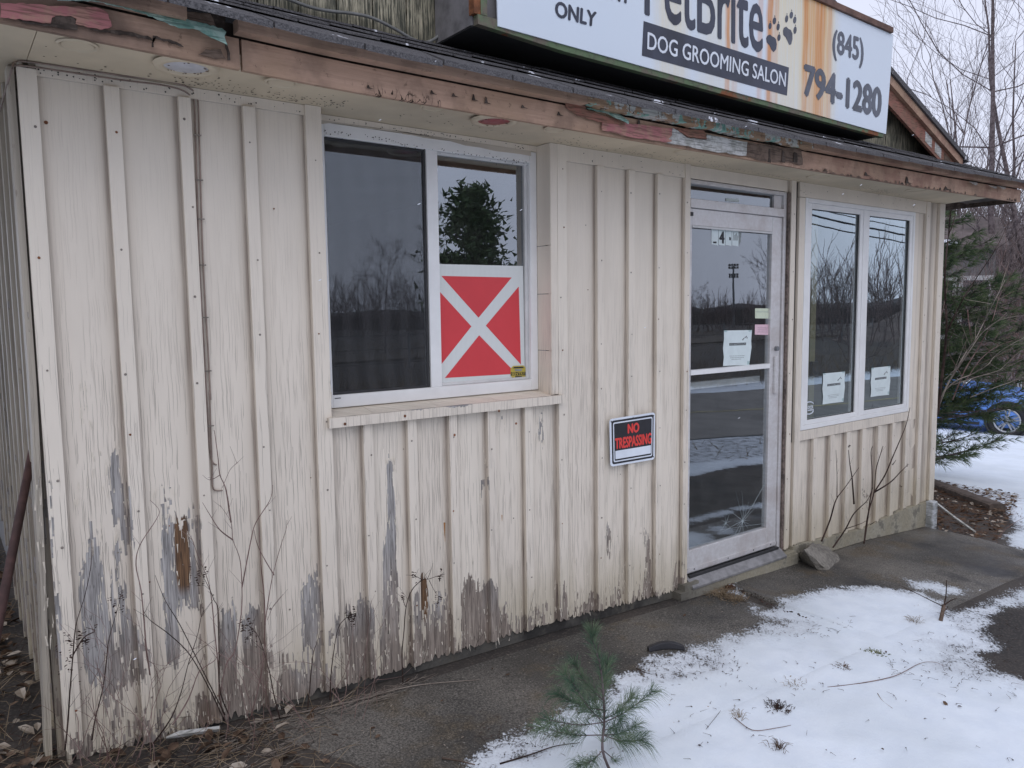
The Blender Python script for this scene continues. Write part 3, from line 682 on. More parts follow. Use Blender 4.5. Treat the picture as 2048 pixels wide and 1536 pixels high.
rp = [(3.42, 3.53, 'whitechip'), (3.535, 3.66, 'barewood'), (3.665, 3.86, 'whitechip'), (3.865, 4.13, 'fascia'), (4.135, 4.30, 'greenchip'), (4.305, 4.38, 'fascia'), (4.385, 4.60, 'whitechip'), (4.605, 4.72, 'barewood'), (4.725, 4.86, 'fascia'), (4.865, 4.93, 'whitechip'), (4.935, 5.055, 'fascia')]
for a, b, m_ in rp:
    strip('trim_fragment', lambda x: up(x) + .004 * rnd.random(), FY - .042 - .010 * rnd.random(), FY - .001, M['patchy'], fasc, a, b, step=.02, jit=.014, zt=lambda x: upt(x) - .006 * rnd.random())
# paint layers coming away from the fascia, traced as curled chips (each stands off the board)
CHIPN = [0]
def chip(pts, mat, y0=-.005, curl=.006, name='paint_chip'):
    CHIPN[0] += 1; y0 = y0 - .00035 * (CHIPN[0] % 9); q_ = []
    for (ax, ay), (bx_, by_) in zip(pts, pts[1:] + pts[:1]):
        q_.append((ax, ay)); L_ = math.hypot(bx_ - ax, by_ - ay)
        if L_ > 14:
            for j in range(1, int(L_ / 7)): f_ = j / int(L_ / 7); q_.append((ax + (bx_ - ax) * f_ + rnd.uniform(-1.2, 1.2), ay + (by_ - ay) * f_ + rnd.uniform(-1.6, 1.6)))
    pts = q_
    P = [onY(px, py, FY) for px, py in pts]; cx = sum(p.x for p in P) / len(P); zc_ = sum(p.z for p in P) / len(P)
    zmin = min(p.z for p in P); zmax = max(p.z for p in P)
    V = []
    for p in P:
        k = (zmax - p.z) / max(.001, zmax - zmin); V.append((p.x, FY + y0 - curl * k, p.z))
    return MB().prism(V, (0, -.0028, 0)).obj(name, mat, fasc)
chip([(0, 8), (60, 10), (110, 14), (190, 16), (215, 28), (222, 55), (200, 62), (180, 58), (150, 50), (152, 40), (140, 34), (120, 33), (103, 38), (100, 50), (60, 44), (0, 38)], M['pinkchip'])
chip([(108, 2), (180, 1), (250, 12), (330, 32), (400, 52), (438, 62), (446, 70), (441, 80), (445, 100), (420, 86), (385, 66), (350, 64), (300, 40), (240, 20), (180, 8), (112, 9)], M['greenchip'], -.018, .03)
chip([(300, 26), (360, 26), (416, 33), (428, 60), (400, 50), (350, 40)], M['barewood'], -.022, .0, 'split_wood')
chip([(410, 26), (448, 30), (447, 60), (430, 62)], M['rotwood'], -.012, 0, 'rotted_hollow')
chip([(102, 36), (112, 32), (130, 33), (146, 37), (153, 46), (154, 62), (120, 58), (60, 50), (34, 41), (70, 44), (100, 47)], M['rotwood'], -.005, 0, 'rotted_hollow')
chip([(178, 60), (200, 62), (232, 62), (262, 66), (300, 77), (304, 83), (262, 74), (222, 68), (200, 66)], M['rotwood'], -.005, 0, 'crack')
chip([(304, 73), (330, 80), (352, 86), (366, 96), (350, 90), (318, 81), (304, 79), (306, 96), (302, 96)], M['rotwood'], -.005, 0, 'crack')
chip([(446, 76), (452, 90), (458, 108), (459, 122), (453, 122), (452, 104), (448, 90)], M['rotwood'], -.005, 0, 'crack')
chip([(410, 100), (440, 100), (450, 118), (430, 119), (395, 110)], M['barewood'], -.005, 0, 'split_wood')
chip([(1130, 190), (1165, 200), (1168, 222), (1230, 240), (1245, 243), (1246, 252), (1200, 246), (1150, 232), (1128, 215)], M['redbrown'])
chip([(1168, 218), (1205, 222), (1236, 232), (1247, 245), (1243, 252), (1228, 242), (1205, 228), (1172, 221)], M['greenchip'], -.01, .03)
chip([(1200, 240), (1290, 252), (1345, 258), (1338, 284), (1330, 286), (1260, 276), (1200, 262)], M['pinkchip'])
chip([(1342, 257), (1352, 262), (1370, 276), (1408, 280), (1410, 270), (1492, 284), (1488, 312), (1440, 306), (1380, 296), (1328, 286), (1340, 272)], M['whitechip'], -.006, .004)
chip([(1345, 256), (1405, 262), (1408, 280), (1372, 276), (1356, 266)], M['redbrown'], -.005, .01)
chip([(1488, 284), (1600, 300), (1603, 330), (1560, 324), (1520, 322), (1487, 312)], M['barewood'], -.003, 0, 'split_wood')
for x0, x1 in [(1561, 1565), (1585, 1590), (1535, 1538)]: chip([(x0, 301 + (x0 - 1560) * .15), (x1, 303 + (x0 - 1560) * .15), (x1 + 1, 326), (x0 - 2, 324)], M['rotwood'], -.006, 0, 'crack')
for x, y in [(735, 176), (862, 187), (905, 192), (945, 200), (970, 206), (1043, 215), (1115, 230), (1275, 250), (1730, 350), (1812, 365), (1890, 378), (1276, 262), (1430, 300)]:
    h = rnd.uniform(8, 17); chip([(x - 1, y - h + 4), (x + 1, y - h + 6), (x + 3, y), (x + 10, y + 3), (x - 3, y + 1)], M['rotwood'], -.004, 0, 'crack')
for (a, b) in [(1936, 365), (1975, 372), (1992, 373)]:
    chip([(a - 4, b - 1), (a + 14, b + 1), (a + 10, b + 5), (a + 2, b + 7)], M['whitechip'], -.01, .03)
# ragged soft paint edge along the foot of the fascia
x = 5.1
while x < XE - .1:
    wd = rnd.uniform(.015, .06); z0 = fb(x); h = rnd.uniform(.006, .022)
    if rnd.random() < .75: MB().prism([(x, FY - .002, z0 + .001), (x + wd, FY - .002, z0 + .001), (x + wd * .8, FY - .002, z0 + h * .6), (x + wd * .5, FY - .002, z0 + h), (x + wd * .2, FY - .002, z0 + h * .5)], (0, -.002, 0)).obj('bare_edge', M['barewood'] if rnd.random() < .6 else M['rotwood'], fasc)
    x += wd + rnd.uniform(0, .05)
box('outrigger', XR + .002, XE - .02, FY + .021, .0, 2.475, 2.52, M['rotwood'], bld)
MB().prism([(XE - .03, FY + .021, 2.445), (XE - .03, .2, 2.445), (XE - .03, .2, 2.60), (XE - .03, FY + .021, 2.56)], (.02, 0, 0)).obj('side_fascia', M['rotwood'], bld)
# pent roof: deck and individually laid shingle tabs
def ez(x): return fb(x) + .142
GY = 0.02; GZ = 2.786
pent = MB(); xs_ = [.3 + .3 * i for i in range(26)] + [XE + .06]
for x0, x1 in zip(xs_, xs_[1:]):
    pent.add([(x0, FY - .046, ez(x0)), (x1, FY - .046, ez(x1)), (x1, GY, GZ - .012), (x0, GY, GZ - .012), (x0, FY - .046, ez(x0) - .005), (x1, FY - .046, ez(x1) - .005), (x1, GY, GZ - .03), (x0, GY, GZ - .03)],
             [(0, 1, 2, 3), (4, 7, 6, 5), (0, 4, 5, 1), (3, 2, 6, 7), (0, 3, 7, 4), (1, 5, 6, 2)])
pent = pent.obj('pent_roof', M['rotwood'], bld)
for c_ in range(4):
    x = .3 - (c_ % 2) * .16
    while x < XE + .05:
        wdt = .30; x0 = max(.3, x); x1 = min(XE + .07, x + wdt - .006)
        if x1 - x0 > .03:
            s0 = c_ / 4 - (.10 if c_ == 0 else 0); s1 = min(1., c_ / 4 + .34)
            def P(xx, s, up_): return (xx, (FY - .058) * (1 - s) + GY * s, ez(xx) * (1 - s) + (GZ - .012) * s + up_)
            u0 = .017 + .003 * rnd.random(); u1 = .003; t = .007 if c_ else .020; dr = .002 * rnd.random() if c_ else -.006 - .006 * rnd.random()
            xm = (x0 + x1) / 2; q = [P(x0, s0, u0 + dr), P(xm, s0 - .01, u0 + dr - .003 * rnd.random()), P(x1, s0 + .01 * rnd.random(), u0 + dr - .002), P(x1, s1, u1), P(x0, s1, u1)]
            mb = MB(); mb.add(q + [(a, b, c - t) for a, b, c in q], [(0, 1, 2, 3, 4), (9, 8, 7, 6, 5), (0, 5, 6, 1), (1, 6, 7, 2), (2, 7, 8, 3), (4, 3, 8, 9), (0, 4, 9, 5)]); mb.obj('shingle', M['shingle'], pent)
        x += wdt
# gable: planks, rake boards, roof
gslope = -.375; gx0 = 7.52; 
def rake(x): # underside height of the roof edge
    apex = 4.45
    return 2.745 + (gx0 - x) * .385 if x > apex else 2.745 + (gx0 - 2 * apex + x) * .385
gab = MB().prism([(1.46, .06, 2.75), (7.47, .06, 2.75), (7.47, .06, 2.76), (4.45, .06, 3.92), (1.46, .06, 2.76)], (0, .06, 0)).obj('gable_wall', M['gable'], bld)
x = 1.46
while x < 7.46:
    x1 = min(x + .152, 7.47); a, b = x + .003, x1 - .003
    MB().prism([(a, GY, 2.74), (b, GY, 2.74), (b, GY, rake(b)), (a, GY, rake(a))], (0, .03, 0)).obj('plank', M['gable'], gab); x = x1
def rakeboard(name, x0, x1, d0, d1, y0, y1, mat, parent):
    V = [(x0, y0, rake(x0) + d0), (x1, y0, rake(x1) + d0), (x1, y0, rake(x1) + d1), (x0, y0, rake(x0) + d1)]
    return MB().prism(V, (0, y1 - y0, 0)).obj(name, mat, parent)
rk = rakeboard('rake_board', 4.452, 7.45, -.155, -.002, -.10, -.08, M['redbrown'], bld)
rakeboard('rake_trim', 4.452, 7.50, -.045, .012, -.125, -.1005, M['fascia'], rk)
rakeboard('rake_board', 1.3, 4.448, -.155, -.002, -.10, -.08, M['redbrown'], bld)
for x in (6.95, 7.1, 7.25):
    rakeboard('paint_chip', x, x + .1, -.13, -.06, -.1015, -.1002, M['whitechip'] if x < 7.2 else M['barewood'], rk)
rakeboard('rake_soffit', 4.452, 7.45, -.012, -.003, -.0799, .0195, M['barewood'], bld)
rf = MB(); 
rf.prism([(4.45, -.14, rake(4.45) + .02), (7.56, -.14, rake(7.56) + .012), (7.56, -.14, rake(7.56) + .048), (4.45, -.14, rake(4.45) + .056)], (0, 5.4, 0))
rf.prism([(1.3, -.14, rake(1.3) + .012), (4.449, -.14, rake(4.449) + .02), (4.449, -.14, rake(4.449) + .056), (1.3, -.14, rake(1.3) + .048)], (0, 5.4, 0))
rf = rf.obj('main_roof', M['shingle'], bld)
# recessed fittings of the soffit
def sz(x, y): t = (y + .345) / .365; return (fb(x) + .017) * (1 - t) + ZS * t
def ring(cx, cy, r0, r1, h, n=28):
    mb = MB(); z = sz(cx, cy) - .0005
    V = []
    for r_, zz in ((r1, 0), (r1 - .004, -h), (r0 + .006, -h), (r0, 0.004)):
        V += [(cx + r_ * math.cos(2 * math.pi * k / n), cy + r_ * math.sin(2 * math.pi * k / n), z + zz) for k in range(n)]
    F = [(a * n + k, a * n + (k + 1) % n, (a + 1) * n + (k + 1) % n, (a + 1) * n + k) for a in range(3) for k in range(n)]
    mb.add(V, F); return mb
def on_soffit(px, py):
    z = 2.43
    for _ in range(5): p = onZ(px, py, z); z = sz(p.x, p.y)
    return p
lights = [((372, 131), 'lamp', 'recessed ceiling light with cobwebbed white bulb, in soffit above the leftmost boards'), ((988, 240), 'redlamp', 'recessed ceiling light with red bulb face, in soffit above the big window')]
for (px, py), m_, lab in lights:
    c_ = on_soffit(px, py); t = thing('ceiling_light', lab, 'ceiling light')
    ring(c_.x, c_.y, .062, .095, .010).obj('trim_ring', M['soffit'], t, True)
    MB().disc((c_.x, c_.y, sz(c_.x, c_.y) - .004), (0, 0, -1), .066, 20, .004).obj('bulb_face', M[m_], t)
    cob = MB()
    for k in range(14):
        a = rnd.uniform(0, 6.28); r_ = .05 + .012 * rnd.random(); cob.disc((c_.x + r_ * math.cos(a), c_.y + r_ * math.sin(a), sz(c_.x, c_.y) - .009), (0, 0, -1), rnd.uniform(.002, .006), 5)
    tag(cob.obj('cobweb_clumps', M['leaf'], t), kind='stuff')
for k, (px, py, r_, lab) in enumerate([(155, 90, .055, 'left of the cobwebbed white light'), (562, 165, .055, 'above the cable bend, right of the white light'), (866, 214, .05, 'just left of the red bulb light'), (1109, 258, .05, 'just right of the red bulb light'), (1376, 303, .07, 'over the left door jamb'), (1637, 352, .07, 'between door and double window'), (1832, 379, .07, 'nearest the right end of the eave')]):
    c_ = on_soffit(px, py); z = sz(c_.x, c_.y)
    v = ring(c_.x, c_.y, r_ - .012, r_, .005); v.disc((c_.x, c_.y, z - .003), (0, 0, -1), r_ - .013, 20, -.003)
    tag(v.obj('soffit_cover', M['soffit'], None, True), 'round painted cover plate in the soffit ' + lab, 'vent cover', 'round cover plates in the soffit')
# insect holes, nail heads
hl = MB()
for k in range(430):
    seg = rnd.random(); x = rnd.choice([rnd.uniform(1.5, 7.4), rnd.uniform(1.9, 2.5), rnd.uniform(3.5, 5.2)])
    y = -.02 - abs(rnd.gauss(0, .075))
    if y < -.33: continue
    hl.disc((x, y, sz(x, y) - .0006), (0, 0, -1), rnd.uniform(.0022, .0042), 6, .0006)
for k in range(260):
    x = rnd.uniform(5.2, 7.4); y = -.015 - abs(rnd.gauss(0, .05)); hl.disc((x, y, sz(x, y) - .0006), (0, 0, -1), rnd.uniform(.0018, .0045), 6, .0006)
tag(hl.obj('insect_holes', M['holes'], soffit), kind='stuff')
hf = MB()
for k in range(170):
    x = rnd.choice([rnd.uniform(1.5, 2.4), rnd.uniform(2.5, 3.5), rnd.uniform(3.7, 7.4)])
    if 2.44 < x < 3.55: y, z = .0982, rnd.uniform(2.421, 2.44)
    elif x > 3.66 and x < 4.5: y, z = .0046, rnd.uniform(2.38, 2.44)
    elif 5.59 < x < 7.2: y, z = .0045, rnd.uniform(2.37, 2.44)
    else: y, z = (.0085 if x < 2.37 else BY - .0015), rnd.uniform(2.415, 2.44)
    hf.disc((x, y, z), (0, -1, 0), rnd.uniform(.0014, .003), 6, .0006)
tag(hf.obj('insect_holes', M['holes'], frontwall), kind='stuff')
nl = MB(); rs = MB()
bat = [(1.495, .25, 2.4, 0), (1.726, .25, 2.4, 0), (1.948, .25, 2.4, 0), (2.166, .25, 2.4, 0), (2.406, .25, 2.4, 0), (3.63, .25, 2.4, 0), (3.88, .2, 2.35, 0), (4.10, .2, 2.35, 0), (4.31, .2, 2.35, 0), (4.528, .2, 2.4, 0), (5.515, .2, 2.4, 0), (7.262, .2, 2.4, 0), (7.49, .2, 2.4, 0)] + \
      [(x, .22, 1.2, 0) for x in (2.592, 2.795, 2.999, 3.205, 3.418)] + [(x + .02, .15, .79, 0) for x in (5.80, 6.003, 6.207, 6.412, 6.628, 6.832, 7.036)]
for x, z0, z1, y in bat:
    z = z1 - rnd.uniform(.06, .16)
    while z > z0:
        tgt = rs if rnd.random() < .22 else nl; tgt.disc((x + rnd.uniform(-.012, .012), y - .0015, z), (0, -1, 0), rnd.uniform(.003, .0048), 7, .0015); z -= rnd.uniform(.2, .42)
for k in range(60):
    x = rnd.uniform(1.55, 7.3); z = rnd.uniform(.3, 2.3)
    if (2.3 < x < 3.7 and z > 1.2) or (4.5 < x < 5.56) or (5.55 < x and z > .8): continue
    (rs if rnd.random() < .25 else nl).disc((x, BY - .0022, z), (0, -1, 0), rnd.uniform(.002, .004), 6, .001)
for px, py in [(92, 245), (66, 208), (998, 822), (810, 832), (690, 848), (909, 870), (1032, 847)]:
    p = onY(px, py, -.024 if py > 700 else BY - .002); rs.disc((p.x, p.y - .0005, p.z), (0, -1, 0), .006, 8, .001)
tag(nl.obj('nail_heads', M['nail'], frontwall), kind='stuff'); tag(rs.obj('rusty_nail_heads', M['rust'], frontwall), kind='stuff')
for (px, py, l, wd) in [(908, 874, .03, .003), (889, 1045, .09, .004), (1004, 1030, .03, .002)]:
    p = onY(px, py, BY - .0025); MB().prism([(p.x - wd, p.y, p.z), (p.x + wd, p.y, p.z), (p.x + wd * .3, p.y, p.z - l)], (0, .0008, 0)).obj('rust_run', plain('rust run', (.42, .20, .06), .8, .3, 40., bump=0), frontwall)

# ------------------------------------------------------------------ big sliding window
def frame4(name, x0, x1, z0, z1, wl, wr, wb, wt, y0, y1, mat, parent):
    mb = MB(); mb.box(x0, x0 + wl, y0, y1, z0, z1); mb.box(x1 - wr, x1, y0, y1, z0, z1); mb.box(x0 + wl, x1 - wr, y0, y1, z0, z0 + wb); mb.box(x0 + wl, x1 - wr, y0, y1, z1 - wt, z1)
    return bevel(mb.obj(name, mat, parent), .002, 1)
win = frame4('sliding_window', 2.441, 3.558, 1.288, 2.417, .05, .042, .052, .052, .100, .16, M['vinyl'], bld)
ov = [(642, 240), (1062, 302), (1062, 312), (1040, 308), (1015, 305), (990, 302), (960, 295), (930, 291), (900, 282), (880, 280), (850, 276), (822, 270), (805, 268), (798, 262), (770, 258), (740, 258), (720, 254), (700, 250), (680, 248), (660, 246), (642, 248)]
sheet('overpaint', quadY(ov, .0992), plain('cream overpaint', (.56, .50, .42), .6, .06, 6., bump=.02), win, .0006)
hh_ = MB()
for k in range(95):
    px = rnd.uniform(645, 1055); p = onY(px, 262 + (px - 645) * .142 + rnd.gauss(0, 3.5) + (6 if px > 800 else 0), .0978); hh_.disc(p, (0, -1, 0), rnd.uniform(.0014, .0028), 6, .0006)
tag(hh_.obj('insect_holes', M['holes'], win), kind='stuff')
box('mullion', 2.955, 3.010, .104, .150, 1.3405, 2.3645, M['vinyl'], win)
frame4('sash', 2.4915, 2.9545, 1.3405, 2.3645, .006, .012, .010, .010, .112, .125, M['dark'], win)
frame4('sash', 3.0105, 3.5155, 1.3405, 2.3645, .008, .018, .012, .012, .118, .134, M['vinyl_dirty'], win)
sheet('screen', [(2.498, .114, 1.351), (2.942, .114, 1.351), (2.942, .114, 2.354), (2.498, .114, 2.354)], M['screen'], win, .0006)
new_obj('glass', [(2.498, .121, 1.351), (2.942, .121, 1.351), (2.942, .121, 2.354), (2.498, .121, 2.354)], [(0, 1, 2, 3)], M['glass_w1'], win)
new_obj('glass', [(3.019, .1325, 1.353), (3.497, .1325, 1.353), (3.497, .1325, 2.352), (3.019, .1325, 2.352)], [(0, 1, 2, 3)], M['glass_w1'], win)
box('track_clip', 2.497, 2.523, .098, .0998, 1.326, 1.329, M['dark'], win); box('track_clip', 2.452, 2.482, .098, .0998, 1.292, 1.295, M['dark'], win)
# white fluted board with a red shape behind the right pane
panel = thing('fluted_panel', 'white fluted board with four big red triangles filling the lower right window pane', 'panel')
q = quadY([(878, 528), (1046, 532), (1050, 768), (883, 776)], .1275); sheet('board', q, M['fluted'], panel, .004)
def cpx(x, y): return (600 + x / 3.2, 480 + y / 3.2)
for tri in ([(905, 230), (1355, 240), (1143, 497)], [(892, 328), (1097, 553), (900, 802)], [(1400, 298), (1190, 548), (1414, 797)], [(928, 883), (1147, 610), (1385, 856)]):
    sheet('red_triangle', quadY([cpx(*p) for p in tri], .1265), M['red'], panel, .0008)
st = thing('alarm_sticker', 'small gold octagonal security sticker in the lower right corner of big window', 'sticker')
oc = [cpx(*p) for p in [(1365, 806), (1430, 803), (1447, 822), (1447, 866), (1432, 884), (1366, 886), (1348, 868), (1348, 824)]]
sheet('backing', quadY(oc, .1245), M['gold'], st, .0006)
sheet('band', quadY([cpx(*p) for p in [(1350, 846), (1445, 844), (1445, 866), (1350, 868)]], .1238), M['inkblack'], st, .0004)
text('lettering', 'SENTRY', quadY([cpx(*p) for p in [(1354, 848), (1441, 846), (1441, 864), (1354, 866)]], .123), M['gold'], st, bold=.05)
sheet('band', quadY([cpx(*p) for p in [(1370, 812), (1426, 810), (1434, 820), (1362, 822)]], .1238), M['inkblack'], st, .0004)
sheet('band', quadY([cpx(*p) for p in [(1376, 826), (1420, 825), (1420, 838), (1376, 839)]], .1238), M['inkgrey'], st, .0004)
sheet('band', quadY([cpx(*p) for p in [(1376, 872), (1422, 871), (1418, 880), (1380, 881)]], .1238), M['inkblack'], st, .0004)

# ------------------------------------------------------------------ glazed door
df = MB(); df.box(4.552, 4.5725, .018, .09, .085, 2.374); df.box(5.443, 5.468, .018, .09, .085, 2.374); df.box(4.5725, 5.443, .020, .09, 2.352, 2.374); df.box(4.5725, 5.443, .016, .09, 2.222, 2.271)
dframe = bevel(df.obj('door_frame', M['alu'], bld), .002, 1)
new_obj('transom_glass', [(4.5725, .05, 2.271), (5.443, .05, 2.271), (5.443, .05, 2.352), (4.5725, .05, 2.352)], [(0, 1, 2, 3)], M['glass'], dframe)
sheet('transom_label', quadY([(1452, 396), (1478, 398), (1478, 404), (1452, 402)], .0475), M['paper'], dframe, .0006)
box('transom_stop', 5.36, 5.44, .035, .049, 2.273, 2.350, M['alu'], dframe)
door = frame4('door', 4.5745, 5.4405, .150, 2.220, .026, .098, .135, .092, .030, .072, M['alu'], bld)
gx0_, gx1_ = 4.6006, 5.3424
box('glazing_bead', gx0_, gx1_, .026, .040, 2.116, 2.127, M['vinyl_dirty'], door)
box('mid_rail', gx0_, gx1_, .028, .060, 1.297, 1.325, M['vinyl'], door)
for z0, z1 in ((.2855, 1.2965), (1.3255, 2.1155)): new_obj('glass', [(gx0_, .048, z0), (gx1_, .048, z0), (gx1_, .048, z1), (gx0_, .048, z1)], [(0, 1, 2, 3)], M['glass'], door)
box('push_bar', gx0_, gx1_, .10, .13, 1.205, 1.245, M['vinyl_dirty'], door)
bevel(box('pull_handle', 5.378, 5.408, .014, .0295, 1.135, 1.368, M['alu'], door), .003)
cyl = MB(); n = 16; cyl.tube([(5.398, .0295, 1.416), (5.398, .010, 1.416)], .014, n); cyl.obj('lock_cylinder', M['galv'], door)
box('door_sweep', 4.58, 5.435, .0235, .0295, .160, .182, M['alu'], door)
for x in (4.64, 4.95, 5.20, 5.38): MB().disc((x, .0225, .171), (0, -1, 0), .005, 8, .002).obj('screw', M['dark'], door)
bevel(MB().prism([(4.56, -.040, .096), (4.56, .026, .146), (4.56, .026, .083), (4.56, -.040, .083)], (.905, 0, 0)).obj('threshold', plain('scuffed threshold metal', (.24, .235, .235), .55, .25, 20., .3), dframe), .002)
box('threshold_lip', 4.58, 5.44, .005, .0225, .132, .147, M['dark'], dframe)
MB().prism([(4.555, -.01, .105), (4.60, -.01, .10), (4.60, .02, .13), (4.555, .02, .14)], (0, .012, 0)).obj('kick_tab', M['dark'], dframe)
MB().box(4.560, 4.5795, .004, .0175, 2.175, 2.195).obj('hinge_pivot', M['dark'], dframe)
box('caulk_line', 5.4685, 5.491, .006, .022, .09, 2.372, plain('perished caulk', (.13, .10, .085), .9, .6, 60.), dframe)
# star cracks in the lower glass
crk = MB()
for (cx, cy, n_, L) in [((1486), 1042, 13, 60), (1452, 1046, 8, 26)]:
    c_ = onY(cx, cy, .0465)
    for k in range(n_):
        a = 2 * math.pi * k / n_ + rnd.uniform(-.2, .2); l = L / 1539 * 5.2 * rnd.uniform(.35, 1.15) * (1.6 if .3 < a < 1.2 else 1); pts = [c_]
        for j in range(4): a += rnd.uniform(-.12, .12); pts.append(pts[-1] + Vector((math.cos(a), 0, math.sin(a))) * l / 4)
        pts = [Vector((min(max(p.x, gx0_), gx1_), p.y, max(p.z, .288))) for p in pts]
        crk.tube(pts, [.0012, .001, .0008, .0006, .0003], 3, False)
pa = [onY(*p, .0465) for p in [(1475, 1052), (1500, 1020), (1520, 985), (1532, 965)]]; crk.tube(smoothpath(pa), .0012, 3)
pa = [onY(*p, .0465) for p in [(1440, 1060), (1490, 1052), (1528, 1046), (1532, 1032)]]; crk.tube(smoothpath(pa), .0009, 3)
tag(crk.obj('glass_cracks', plain('crack glints', (.42, .48, .50), .3, .1, 50., bump=0), door), kind='stuff')
# things stuck on the door glass (inside face)
def c6(x, y): return (1200 + x / 3.491, 400 + y / 3.491)
GYd = .0470
t = thing('house_number_strip', 'strip of peeling white number tiles with a black 4 at top of door glass', 'number sign')
for k, (a, b) in enumerate([(778, 826), (828, 874), (876, 920), (922, 968)]):
    sheet('tile', quadY([c6(a, 202 + k * 2), c6(b, 204 + k * 2), c6(b - 1, 318 + k * 2), c6(a, 308 + k * 3)], GYd - .0004), M['paper'], t, .0004)
sheet('tile', quadY([c6(970, 212), c6(987, 224), c6(984, 290), c6(968, 322)], GYd - .0004), M['inkgrey'], t, .0004)
text('numeral', '4', quadY([c6(832, 215), c6(870, 218), c6(870, 306), c6(832, 303)], GYd - .0012), M['inkblack'], t, bold=.09)
sheet('numeral_scrap', quadY([c6(790, 290), c6(814, 290), c6(814, 302), c6(790, 302)], GYd - .0012), M['inkblack'], t, .0003)
sheet('numeral_scrap', quadY([c6(902, 258), c6(914, 262), c6(914, 282), c6(903, 280)], GYd - .0012), M['inkblack'], t, .0003)
for k in range(5): sheet('numeral_scrap', quadY([c6(932 + k * 7, 225 + (k * 17) % 23), c6(936 + k * 7, 228 + (k * 17) % 23), c6(932 + k * 7, 285), c6(929 + k * 7, 280)], GYd - .0012), M['inkgrey'], t, .0003)
o = thing('yellow_note', 'pale yellow note at right edge of the door glass, above the pink note', 'note'); sheet('sheet', quadY([c6(1083, 756), c6(1187, 757), c6(1186, 828), c6(1083, 826)], GYd - .0004), M['yellownote'], o, .0004)
sheet('print', quadY([c6(1090, 778), c6(1180, 779), c6(1180, 784), c6(1090, 783)], GYd - .001), plain('faint print', (.46, .52, .44), .8, .1, 30., bump=0), o, .0002)
o = thing('pink_note', 'faded pink note at right edge of the door glass, below the yellow note', 'note'); sheet('sheet', quadY([c6(1082, 869), c6(1188, 869), c6(1186, 943), c6(1081, 940)], GYd - .0004), M['pinknote'], o, .0004)
for k in range(3): sheet('print', quadY([c6(1100, 890 + k * 14), c6(1172, 891 + k * 14), c6(1172, 896 + k * 14), c6(1100, 895 + k * 14)], GYd - .001), plain('faint pink print', (.52, .36, .42), .8, .1, 30., bump=0), o, .0002)
def paw(px, py, s, y, mat, parent, lean=0.):
    """one dog paw print: pad and four clawed toes, in photo pixels"""
    def ell(cx, cy, rx, ry, rot):
        pts = []
        for k in range(12):
            a = 2 * math.pi * k / 12; ex, ey = rx * math.cos(a), ry * math.sin(a)
            pts.append((cx + ex * math.cos(rot) - ey * math.sin(rot), cy + ex * math.sin(rot) + ey * math.cos(rot)))
        return sheet('paw_mark', quadY(pts, y), mat, parent, .0004)
    return ell
def notice(lab, quad, Y, cr_=True):
    t = thing('paper_notice', lab, 'notice', 'white paper notices taped inside the glass')
    TL, TR, BR, BL = [Vector(v) for v in quadY(quad, Y)]
    def uv(u, v, dy=0.): p = (TL * (1 - u) + TR * u) * (1 - v) + (BL * (1 - u) + BR * u) * v; p.y = Y + dy; return p
    edge = [uv(u, 0) for u in (0, .25, .5, .75, 1)] + [uv(1 - .02 * math.sin(v * 9), v) for v in (.3, .5, .7)] + [uv(u, 1 + .01 * math.sin(u * 9)) for u in (.97, .7, .4, 0)] + [uv(.025 * math.sin(v * 11), v) for v in (.75, .5, .25)]
    sheet('sheet', edge, M['paper'], t, .0005)
    sheet('title_band', [uv(.2, .36, -.0006), uv(.8, .355, -.0006), uv(.8, .425, -.0006), uv(.2, .43, -.0006)], M['inkblack'], t, .0002)
    text('lettering', 'DOG GROOMING SALON', [uv(.22, .375), uv(.78, .37), uv(.78, .412), uv(.22, .415)], M['paper'], t, y=Y - .0012)
    for (a, b) in ((.71, .24), (.80, .18), (.76, .21), (.68, .27), (.83, .22)):
        sheet('paw_mark', [uv(a + .022 * math.cos(k), b + .018 * math.sin(k), -.0006) for k in (0, 1, 2, 3, 4, 5)], M['inkblack'], t, .0002)
    for v, a, b in ((.72, .22, .78), (.77, .25, .76), (.815, .3, .66)):
        for k in range(9):
            u0 = a + (b - a) * k / 9; sheet('text_line', [uv(u0, v, -.0006), uv(u0 + (b - a) / 9 * .75, v - .002, -.0006), uv(u0 + (b - a) / 9 * .75, v + .012, -.0006), uv(u0, v + .014, -.0006)], M['inkgrey'], t, .0002)
    for (u, v) in ((.05, .0), (.92, .0), (.93, .93)): sheet('tape', [uv(u - .05, v - .04, -.001), uv(u + .05, v - .05, -.001), uv(u + .06, v + .04, -.001), uv(u - .04, v + .05, -.001)], glass_mat('clear tape', .2, .02), t, .0002)
    return t
notice('curled paper notice with small black title band taped on the door glass', [(1448, 661), (1504, 660), (1500, 730), (1446, 732)], GYd - .0006)
notice('greenish white paper notice low in the left casement, above the outlined sticker', [(1646, 747), (1690, 743), (1688, 803), (1645, 809)], .0235)
notice('greenish white paper notice low in the right casement, near the right corner', [(1743, 736), (1781, 732), (1779, 789), (1741, 794)], .0235)

